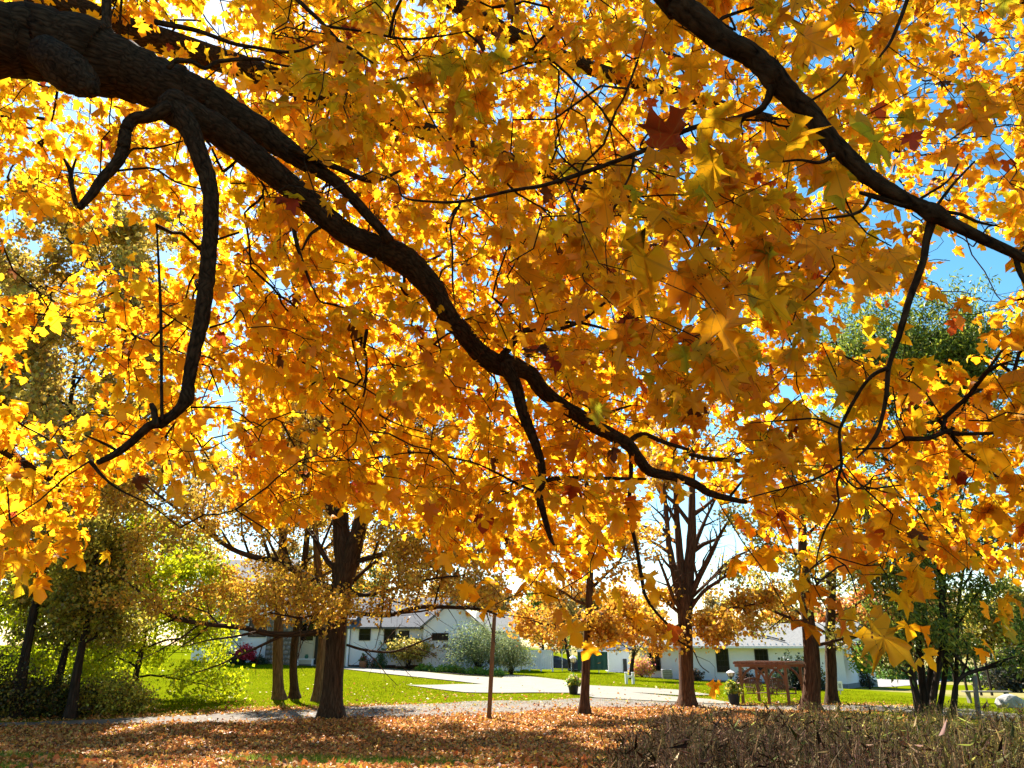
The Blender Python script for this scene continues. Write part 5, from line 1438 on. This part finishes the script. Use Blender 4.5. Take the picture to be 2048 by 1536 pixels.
# things on the porch and along the house
def thing_at(px, Yq, py=1322):
    x = XY(px, Yq, py)
    return (x, Yq, float(TZ(x, Yq)))
p = thing_at(611, 59.6)
p = (p[0], p[1], p[2] + .05)
bench = empty('porch_bench', p, 'white wooden bench by the porch door', 'bench')
MB().box((0, 0, .45), (1.3, .42, .05)).build('seat', M['white'], bench)
for s in (-1, 1):
    MB().box((s * .55, 0, .21), (.07, .36, .43)).build('leg', M['white'], bench)
pot = MB().lathe([(.08, 0), (.13, .05), (.15, .18), (.10, .28), (.11, .32)], 12).build('green_jar', M['green'], None, (p[0] + .05, p[1], p[2] + .475), smooth=True)
tag(pot, 'dark green jar standing on the white porch bench', 'jar')
wr = empty('door_wreath', (hx(629, 61.1), 61.16, hz(1268, 61.1)), 'small dark wreath hanging by the porch door', 'wreath')
t = np.linspace(0, 2 * np.pi, 25)
MB().tube(np.column_stack([.17 * np.cos(t), 0 * t, .17 * np.sin(t)]), .05, 6, False).build('ring', M['bark_dark'], wr)
rl = np.random.default_rng(8); q = rl.uniform(0, 2 * np.pi, 120)
leaves_obj('sprigs', [leaf_arrays(np.column_stack([.17 * np.cos(q), 0 * q - .02, .17 * np.sin(q)]) + rl.normal(0, .03, (120, 3)), rand_dir(rl, 120), rand_dir(rl, 120), np.full(120, .09), palette(rl, 120, [(.06, .09, .03, 1), (.12, .10, .04, 1)]), 'narrow', rl)], M['leaf_far'], wr)
tr = empty('trellis', thing_at(481, 59.2), 'white lattice trellis against the white house behind the red bush', 'trellis')
for i in range(6):
    MB().box((-.5 + i * .2, 0, .8), (.04, .03, 1.6)).build('lath', M['white'], tr)
for i in range(7):
    MB().box((0, -.03, .2 + i * .22), (1.15, .025, .04)).build('crosspiece', M['white'], tr)
rb = np.random.default_rng(33)
bush('red_bush', 'bright crimson bush at the corner of the white house', thing_at(488, 57.6), .85, .7, 1.45, 1800, [(.62, .03, .07, 4), (.42, .015, .04, 3), (.70, .10, .12, 1)], .13, rb, shape='tiny', low=.3)
bush('flower_clump', 'low clump of pale pink flowers left of the crimson bush', thing_at(448, 57.8), .9, .6, .9, 1500, [(.10, .14, .04, 3), (.55, .35, .40, 2), (.25, .22, .10, 2)], .11, rb, cat='flowers', shape='tiny')
bush('dark_shrub', 'dark evergreen shrub at the foot of the crimson bush', thing_at(468, 57.2), .8, .5, .7, 1300, [(.03, .05, .02, 3), (.05, .08, .03, 2)], .11, rb, shape='tiny')
bush('dark_shrub', 'small dark shrub between the crimson bush and the stone pier', thing_at(518, 58.2), .7, .5, .6, 1000, [(.03, .05, .02, 3), (.07, .08, .04, 2)], .11, rb, shape='tiny')
bush('conical_evergreen', 'small pointed evergreen by the house window', thing_at(762, 58.6), .42, .42, 1.9, 1800, [(.05, .12, .03, 3), (.09, .18, .04, 2)], .11, rb, cat='evergreen', shape='narrow', low=.05, sig=.08)
bush('potted_flowers', 'red and white flowers in pots beside the pointed evergreen', thing_at(744, 58.9), .45, .4, .8, 700, [(.06, .10, .03, 3), (.6, .08, .06, 1), (.75, .7, .65, 1)], .10, rb, cat='flowers', shape='tiny')
pk = thing_at(727, 58.9)
tag(MB().lathe([(.22, 0), (.30, .1), (.34, .35), (.30, .52), (.26, .52), (.22, .48)], 14).build('clay_pot', M['terracotta'], None, pk, smooth=True), 'large clay pot against the white house wall', 'pot')
bush('potted_plant', 'green and red plant growing in the large clay pot', (pk[0], pk[1], pk[2] + .46), .32, .32, .55, 500, [(.10, .16, .04, 3), (.5, .08, .06, 1)], .09, rb, cat='plant', shape='tiny')
# shrubs of the bed
bush('yellow_shrub', 'rounded golden-yellow shrub in the driveway bed', GP(815, 1338), 1.75, 1.3, 2.2, 5200, [(.62, .48, .10, 4), (.52, .40, .08, 3), (.40, .36, .08, 2)], .13, rb, low=.32, ball=True, shape='five')
bush('copper_shrub', 'ball of copper-brown leaves on stems beside the golden shrub', GP(882, 1340), 1.25, 1.1, 2.6, 4200, [(.42, .22, .06, 4), (.50, .32, .08, 3), (.28, .14, .05, 2)], .13, rb, low=.30, ball=True, shape='five')
bush('willow_shrub', 'large grey-green willowy shrub behind the bare post', thing_at(958, 56.5, 1330), 2.6, 1.8, 3.6, 9500, [(.20, .24, .09, 4), (.28, .32, .12, 3), (.12, .15, .06, 3)], .17, rb, shape='narrow', stems=50, low=.25, sig=.14)
bush('willow_shrub', 'second grey-green shrub reaching to the white fence', thing_at(1022, 57.5, 1330), 1.7, 1.5, 2.9, 5500, [(.22, .25, .09, 4), (.30, .32, .11, 3), (.14, .15, .06, 3)], .17, rb, shape='narrow', stems=40, low=.22, sig=.14)
for px, py, rx, lab in ((900, 1345, 1.3, 'low bright green plants at the front of the bed'), (958, 1350, 1.1, 'low bright green plants in the bed beside the bare post'), (850, 1341, .8, 'low yellowish plants under the golden shrub'), (995, 1352, .7, 'thin yellow-green plants at the tip of the bed')):
    bush('bed_plants', lab, GP(px, py), rx, .6, .42, int(1300 * rx), [(.20, .36, .04, 4), (.30, .42, .06, 3)], .12, rb, cat='plants', shape='five', low=.02, stems=14)
gnome = thing_at(912, 52.0, 1345)
st = empty('garden_ornament', GP(911, 1344), 'small pale heron ornament in the flower bed', 'ornament')
MB().lathe([(.05, .0), (.10, .25), (.14, .45), (.09, .6), (.05, .7)], 10).build('body', M['cream'], st, smooth=True)
MB().tube([(0, 0, .66), (.02, 0, .85), (.05, 0, .95)], [.035, .03, .03], 8).build('neck', M['white'], st)
MB().lathe([(.01, -.08), (.05, -.03), (.045, .04), (.01, .07)], 8, (.07, 0, .98)).build('head', M['white'], st)

# bare wooden post on the bank
g = GP(977, 1437)
top = PY(993, 1150, g[1] - .1)
pst = MB().tube([g - [0, 0, .3] - g, (top - g) * .5 + [.01, 0, 0], top - g], [.082, .075, .062], 14)
tag(pst.build('wooden_post', M['post'], None, g, smooth=True), 'bare brown wooden post leaning slightly on the leafy bank', 'post')
# grey post by the dark stems
g = GP(1957, 1437)
top = PY(1949, 1352, g[1])
tag(MB().tube([np.array([0, 0, -.3]), (top - g) * .5, top - g], [.085, .08, .07], 12).build('grey_post', M['grey_post'], None, g, smooth=True), 'short grey wooden post right of the dark stems', 'post')

# lamp posts with planters
def lamp_post(px, py_base, py_top, lab, plab, flab, seed):
    g = GP(px, py_base)
    H = zp(py_top, g[1]) - g[2]
    root = empty('lamp_post', g, lab, 'lamp post', 'garden lamp posts')
    MB().lathe([(.10, 0), (.10, .06), (.06, .12), (.038, .2), (.032, H * .72), (.05, H * .73), (.05, H * .76)], 12).build('pole', M['black'], root, smooth=False)
    hd = MB().lathe([(.06, H * .76), (.12, H * .79), (.135, H * .80)], 6).build('lamp_head', M['black'], root)
    MB().lathe([(.115, H * .80), (.165, H * .90)], 6).build('lamp_glass', M['lampglass'], hd)
    for k in range(6):
        a = k * math.pi / 3
        MB().beam((.122 * math.cos(a), .122 * math.sin(a), H * .80), (.172 * math.cos(a), .172 * math.sin(a), H * .90), .018, .018).build('lamp_bar', M['black'], hd)
    MB().lathe([(.20, H * .90), (.19, H * .915), (.10, H * .955), (.03, H * .97), (.03, H * .985), (.01, H)], 6).build('lamp_cap', M['white'], hd)
    q = g + [-.05, -.35, 0]
    q[2] = TZ(q[0], q[1])
    pn = MB().lathe([(.20, 0), (.23, .18), (.26, .36), (.285, .38), (.285, .43), (.25, .43), (.24, .38)], 14).build('planter', M['pot'], None, q, smooth=False)
    tag(pn, plab, 'planter', 'black planters by the lamp posts')
    rr = np.random.default_rng(seed)
    bush('planter_flowers', flab, q + [0, 0, .38], .40, .34, .62, 650, [(.20, .32, .05, 4), (.45, .45, .06, 2), (.65, .55, .05, 2), (.5, .35, .25, 1)], .10, rr, cat='flowers', group='planter flowers', shape='five', low=.05, stems=16)
lamp_post(1148, 1388, 1309, 'black lamp post with pale lantern beside the slender maple', 'black planter at the lamp post beside the slender maple', 'yellow and green flowers in the planter beside the slender maple', 61)
lamp_post(1467, 1408, 1339, 'black lamp post with pale lantern left of the pergola', 'black planter at the lamp post left of the pergola', 'green leafy plant in the planter left of the pergola', 62)

# pergola with two swings
g1 = GP(1487, 1407)
g2 = np.array(on_ground(XY(1579, g1[1] - 1.1, 1410), g1[1] - 1.1))
ex = (g2 - g1)[:2]; W = np.linalg.norm(ex); ang = math.atan2(ex[1], ex[0])
zpg = float(min(g1[2], g2[2]))
pg = empty('pergola', (g1[0], g1[1], zpg), 'red-brown wooden pergola with arched braces on the lawn', 'pergola', rz=ang)
HP = zp(1332, g1[1]) - zpg
DP = 1.5
posts = [(0, 0), (W * .63, 0.05), (W, 0), (W * .42, DP), (W * .93, DP)]
posts = [(0, 0), (W, 0), (.25, DP), (W + .25, DP)]
mid = [(W * .58, 0)]
for x, y in posts + mid:
    MB().box((x, y, HP / 2 - .15), (.115, .115, HP + .3)).build('post', M['pergola'], pg, bevel=.008)
for y in (0, DP):
    for s in (-.085, .085):
        MB().beam((-.2 + (.25 if y else 0), y + s, HP + .02), (W + .2 + (.25 if y else 0), y + s, HP + .02), .04, .12).build('beam', M['pergola'], pg, bevel=.006)
nr = 11
for i in range(nr):
    x = -.12 + (W + .24) * i / (nr - 1)
    MB().beam((x - .05, -.35, HP + .125), (x + .29, DP + .35, HP + .125), .03, .085).build('rafter', M['pergola'], pg, bevel=.006)
for i in range(6):
    y = -.3 + (DP + .6) * i / 5
    MB().beam((-.15, y, HP + .185), (W + .35, y, HP + .185), .05, .03).build('purlin', M['pergola'], pg)
def brace(x0, sx, y):
    t = np.linspace(0, math.pi / 2, 7)
    pts = np.column_stack([x0 + sx * (.05 + .62 * (1 - np.cos(t))), np.full(7, y), HP - .72 + .66 * np.sin(t)])
    m = MB()
    for a, b in zip(pts[:-1], pts[1:]):
        m.beam(a, b + (b - a) * .15, .06, .085)
    m.build('brace', M['pergola'], pg)
for (x, y) in posts[:2] + mid[:1]:
    if x > .1: brace(x, -1, y)
    if x < W - .1: brace(x, 1, y)
for (x, y) in posts[2:] + mid[1:]:
    if x > .4: brace(x, -1, y)
    if x < W: brace(x, 1, y)
ca, sa = math.cos(ang), math.sin(ang)
for k, (u, lab) in enumerate(((W * .30, 'brown slatted swing bench hanging in the left half of the pergola'), (W * .80, 'brown slatted swing bench hanging in the right half of the pergola'))):
    sx, sy = u, DP * .45
    wpos = (g1[0] + ca * sx - sa * sy, g1[1] + sa * sx + ca * sy, zpg + .42)
    sw = empty('swing_bench', wpos, lab, 'swing', 'pergola swings', rz=ang + math.radians(58))
    sl = MB().box((0, 0, 0), (1.0, .055, .022)).build('seat_slat', M['swing'], sw, (0, -.2, 0))
    for i in range(1, 6):
        o = sl.copy(); COL.objects.link(o); o.location = (0, -.2 + i * .085, -.004 * i)
    bs = MB().box((0, 0, .27), (.05, .02, .5)).build('back_slat', M['swing'], sw, (-.45, .27, .02))
    for i in range(1, 11):
        o = bs.copy(); COL.objects.link(o); o.location = (-.45 + i * .09, .27, .02); o.scale = (1, 1, .85 + .22 * math.sin(math.pi * i / 10))
    for o in list(sw.children):
        if o.name.startswith('back_slat'):
            o.rotation_euler = (-.35, 0, 0)
    t = np.linspace(0, 1, 9)
    rm = MB()
    pts = np.column_stack([-.52 + 1.04 * t, np.full(9, .27 + .17), .48 + .10 * np.sin(np.pi * t)])
    for a, b in zip(pts[:-1], pts[1:]):
        rm.beam(a, b, .03, .07)
    rm.build('top_rail', M['swing'], sw)
    for s in (-1, 1):
        MB().beam((s * .51, -.25, .0), (s * .51, .28, -.02), .05, .05).build('side_rail', M['swing'], sw)
        MB().beam((s * .53, -.22, .22), (s * .53, .36, .24), .07, .03).build('armrest', M['swing'], sw)
        MB().beam((s * .53, -.2, 0), (s * .53, -.2, .22), .04, .04).build('arm_post', M['swing'], sw)
        MB().tube([(s * .53, .0, .24), (s * .50, .05, 1.0), (s * .45, .08, HP - .5)], .008, 5).build('chain', M['metal'], sw)

# white vinyl fence
f0, f1 = XY(1036, 66, 1320), XY(1105, 66, 1320)
zf = float(TZ(f0, 66))
vf = empty('vinyl_fence', (f0, 66, zf), 'white vinyl privacy fence beside the willowy shrub', 'fence')
FL = f1 - f0; FH = zp(1299, 66) - zf
n = 3
for i in range(n + 1):
    q = MB().box((FL * i / n, 0, FH / 2 - .1), (.13, .13, FH + .3)).build('fence_post', M['vinyl'], vf)
    MB().lathe([(.10, FH + .05), (.10, FH + .09), (.01, FH + .17)], 4, (FL * i / n, 0, 0)).build('post_cap', M['vinyl'], q)
bdw = .15
nb2 = int(FL / bdw)
bd = MB().box((0, 0, FH / 2), (bdw * .94, .03, FH - .18)).build('board', M['vinyl'], vf, (bdw / 2, .0, 0))
for i in range(1, nb2):
    o = bd.copy(); COL.objects.link(o); o.location = (bdw / 2 + i * bdw, 0, 0)
for z in (.12, FH - .1):
    MB().box((FL / 2, 0, z), (FL, .055, .12)).build('rail', M['vinyl'], vf)
# wire fence with green screen
s0, s1 = XY(1106, 68, 1330), XY(1216, 68, 1340)
zf = float(TZ(s0, 68))
cf = empty('screened_fence', (s0, 68, zf), 'wire fence hung with dark green screen cloth beside the shed', 'fence')
FL = s1 - s0
for i in range(7):
    MB().tube([(FL * i / 6, 0, -.3), (FL * i / 6, 0, 1.75)], .035, 8).build('fence_post', M['metal'], cf)
for z in (1.72, .1):
    MB().tube([(0, 0, z), (FL, 0, z)], .022, 6).build('rail', M['metal'], cf)
t = np.linspace(.45, 1.0, 30)
vv = [(FL * a, -.05 + .02 * math.sin(a * 60), z) for z in (.05, 1.55) for a in t]
vv += [(x, y + .012, z) for x, y, z in vv]
k = 30
MB().add(vv, [[i, i + 1, k + i + 1, k + i] for i in range(k - 1)] + [[2 * k + k + i, 2 * k + k + i + 1, 2 * k + i + 1, 2 * k + i] for i in range(k - 1)]).build('screen_cloth', M['tarp_green'], cf)
MB().box((FL * .72, -.07, 1.62), (FL * .56, .03, .13)).build('top_band', M['white'], cf)
# things stored before the fence, under dark covers
for px, py, L0, H0, lab in ((1060, 1332, 2.6, 1.0, 'dark covered heap before the white fence'), (1108, 1336, 3.4, 1.05, 'long dark tarpaulin-covered trailer beside the white fence'), (1155, 1342, 1.8, .9, 'small dark covered heap behind the first lamp post')):
    g = GP(px, py)
    rr = np.random.default_rng(px)
    a = np.linspace(0, 2 * np.pi, 22, endpoint=False)
    m = MB(); prof = []
    vs, fs = [], []
    for i, (rr_, z) in enumerate(((1.0, -.05), (1.02, .15), (.92, .5), (.75, .8), (.4, .96), (.05, 1.0))):
        for t in a:
            q = rr_ * (1 + .10 * math.sin(3 * t + i) + rr.normal(0, .04))
            vs.append((L0 / 2 * q * math.cos(t), .7 * q * math.sin(t), H0 * z * (1 + .12 * math.sin(2 * t) + rr.normal(0, .03))))
    nq = 22
    fs = [[i * nq + j, i * nq + (j + 1) % nq, (i + 1) * nq + (j + 1) % nq, (i + 1) * nq + j] for i in range(5) for j in range(nq)] + [[5 * nq + j for j in range(nq)]]
    tag(m.add(vs, fs).build('covered_heap', M['tarp'], None, g, smooth=False), lab, 'covered heap')
# shed
Ys = 72.0
sx0, sx1 = XY(1215, Ys, 1340), XY(1262, Ys, 1340)
xs = (sx0 + sx1) / 2
zs = float(TZ(xs, Ys))
shed = empty('garden_shed', (xs, Ys, zs), 'small white shed with dark roof between fence and bungalow', 'shed')
wS = sx1 - sx0 - .2
m = MB().box((0, 1.2, .9), (wS, 2.4, 2.2)); gable_wall(m, 0, 2.4, -wS / 2, 2.0, .8, .1, 'y'); gable_wall(m, 0, 2.4, wS / 2 - .1, 2.0, .8, .1, 'y')
m.build('wall', M['white'], shed)
gable_roof(-wS / 2, wS / 2, 0, 2.4, 2.02, .85, .2, .08).build('roof', mat('blue_grey_shingles', (.05, .07, .10), (.14, .17, .22), .8, 5), shed)
MB().box((wS * .28, -.03, .62), (.35, .06, 1.1)).build('door', M['black'], shed)
# white markers at the foot of the thin trunk
g = GP(1260, 1368)
mk = empty('marker_posts', g, 'pair of low white marker posts on the lawn edge', 'marker')
for x in (-.22, .22):
    q = MB().box((x, 0, .3), (.16, .16, .7)).build('stub_post', M['white'], mk)
    MB().box((x, 0, .68), (.2, .2, .05)).build('cap', M['white'], q)
MB().box((0, 0, .45), (.36, .05, .14)).build('board', M['white'], mk)
sgn = GP(1682, 1389)
sb = empty('lawn_sign', sgn, 'little white sign on a stake beside the grey-brown trunk', 'sign')
MB().box((0, 0, .42), (.30, .02, .46)).build('panel', M['white'], sb)
MB().box((0, .02, .15), (.03, .03, .5)).build('stake', M['metal'], sb)
MB().box((0, -.013, .42), (.14, .004, .22)).build('print', M['metal'], sb)
# bushes by the bungalow
bush('burning_bush', 'yellow and pink bush at the left corner of the bungalow', thing_at(1284, 60.2, 1356), 1.1, .8, 1.5, 2200, [(.70, .52, .06, 3), (.72, .24, .22, 3), (.45, .35, .08, 1)], .13, rb, low=.12)
acg = thing_at(1334, 59.0, 1356)
ac = empty('air_conditioner', acg, 'small grey air conditioner unit against the bungalow wall', 'appliance')
MB().box((0, 0, .35), (.75, .6, .7)).build('casing', M['metal'], ac, bevel=.02)
MB().lathe([(.25, .70), (.25, .73), (.05, .735)], 16).build('fan_grille', M['black'], ac)
for i in range(5):
    MB().box((0, -.305, .12 + i * .12), (.62, .02, .03)).build('louvre', M['black'], ac)
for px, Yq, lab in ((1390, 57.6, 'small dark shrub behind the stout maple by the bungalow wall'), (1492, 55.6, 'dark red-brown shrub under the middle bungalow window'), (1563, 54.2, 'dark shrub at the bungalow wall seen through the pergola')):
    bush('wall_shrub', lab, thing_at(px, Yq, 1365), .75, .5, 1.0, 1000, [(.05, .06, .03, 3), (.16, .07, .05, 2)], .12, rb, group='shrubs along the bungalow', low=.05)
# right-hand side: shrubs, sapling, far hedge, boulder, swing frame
bush('dark_shrub', 'big shrub coloured near-black for the hedge shadow right of the bungalow', thing_at(1605, 47.0, 1395), 1.7, 1.2, 1.9, 3800, [(.02, .035, .015, 3), (.04, .05, .02, 2)], .16, rb, low=.02)  # near-black leaf colours stand in for a hedge's shadow
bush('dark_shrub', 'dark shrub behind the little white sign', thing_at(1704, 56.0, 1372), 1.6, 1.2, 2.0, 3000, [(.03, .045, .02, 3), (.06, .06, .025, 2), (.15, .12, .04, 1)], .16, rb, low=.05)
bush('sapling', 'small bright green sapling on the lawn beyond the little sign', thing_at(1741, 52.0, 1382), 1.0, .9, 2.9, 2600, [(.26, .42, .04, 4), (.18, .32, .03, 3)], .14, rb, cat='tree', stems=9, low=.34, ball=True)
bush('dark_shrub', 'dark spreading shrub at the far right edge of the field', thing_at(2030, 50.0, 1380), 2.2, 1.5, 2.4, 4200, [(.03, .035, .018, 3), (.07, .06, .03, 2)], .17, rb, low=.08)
for px, Yq, lab in ((1800, 74, 'low green hedge bush at the far road'), (1960, 70, 'low green hedge bush across the field'), (2010, 66, 'green hedge bush near the far field corner'), (1890, 74, 'green bush behind the dark stems across the field')):
    bush('hedge_bush', lab, thing_at(px, Yq, 1360), 2.6, 1.4, 1.3, 1900, [(.10, .20, .03, 3), (.16, .26, .04, 2)], .2, rb, group='low bushes across the field', low=.02)
bl = GP(2020, 1417)
rr = np.random.default_rng(3)
u = rand_dir(rr, 260)
import bmesh
bm = bmesh.new()
for q in u * (1 + rr.normal(0, .10, (260, 1))) * [.48, .36, .33]:
    bm.verts.new(q)
bmesh.ops.convex_hull(bm, input=bm.verts)
for q in [q for q in bm.verts if not q.link_faces]:
    bm.verts.remove(q)
me = bpy.data.meshes.new('boulder'); bm.to_mesh(me); bm.free()
tag(link('boulder', me, M['rock'], None, (bl[0], bl[1], bl[2] + .16)), 'pale grey boulder at the path edge far right', 'rock')
pb = GP(1978, 1406)
bn = empty('picnic_bench', pb, 'low dark bench out on the field near the boulder', 'bench', rz=-.1)
MB().box((0, 0, .46), (2.0, .32, .06)).build('seat', M['grey_post'], bn)
for s in (-1, 1):
    MB().box((s * .8, 0, .2), (.08, .28, .46)).build('leg', M['grey_post'], bn)
sf = GP(2026, 1400)
fr = empty('wooden_goalpost', (sf[0], sf[1] + 3, float(TZ(sf[0], sf[1] + 3))), 'dark wooden frame standing in the shade at the far right', 'wooden stand')
for x in (-.9, -.35, .35, .9):
    MB().box((x, 0, 1.0), (.09, .09, 2.0)).build('post', M['bark_dark'], fr)
MB().box((0, 0, 2.05), (2.3, .14, .12)).build('beam', M['bark_dark'], fr)
# overhead cables at the left
for k, (ya, yb2, lab) in enumerate(((1036, 1052, 'upper pale overhead cable crossing the thicket'), (1044, 1056, 'lower pale overhead cable crossing the thicket'))):
    a, b = PY(-260, ya - 25, 24.0), PY(520, yb2 + 34, 40.0)
    t = np.linspace(0, 1, 25)[:, None]
    pts = a + (b - a) * t - UP * (4 * t * (1 - t) * .25)
    tag(MB().tube(pts - a, .018, 6).build('overhead_cable', M['wire'], None, a), lab, 'cable', 'overhead cables')
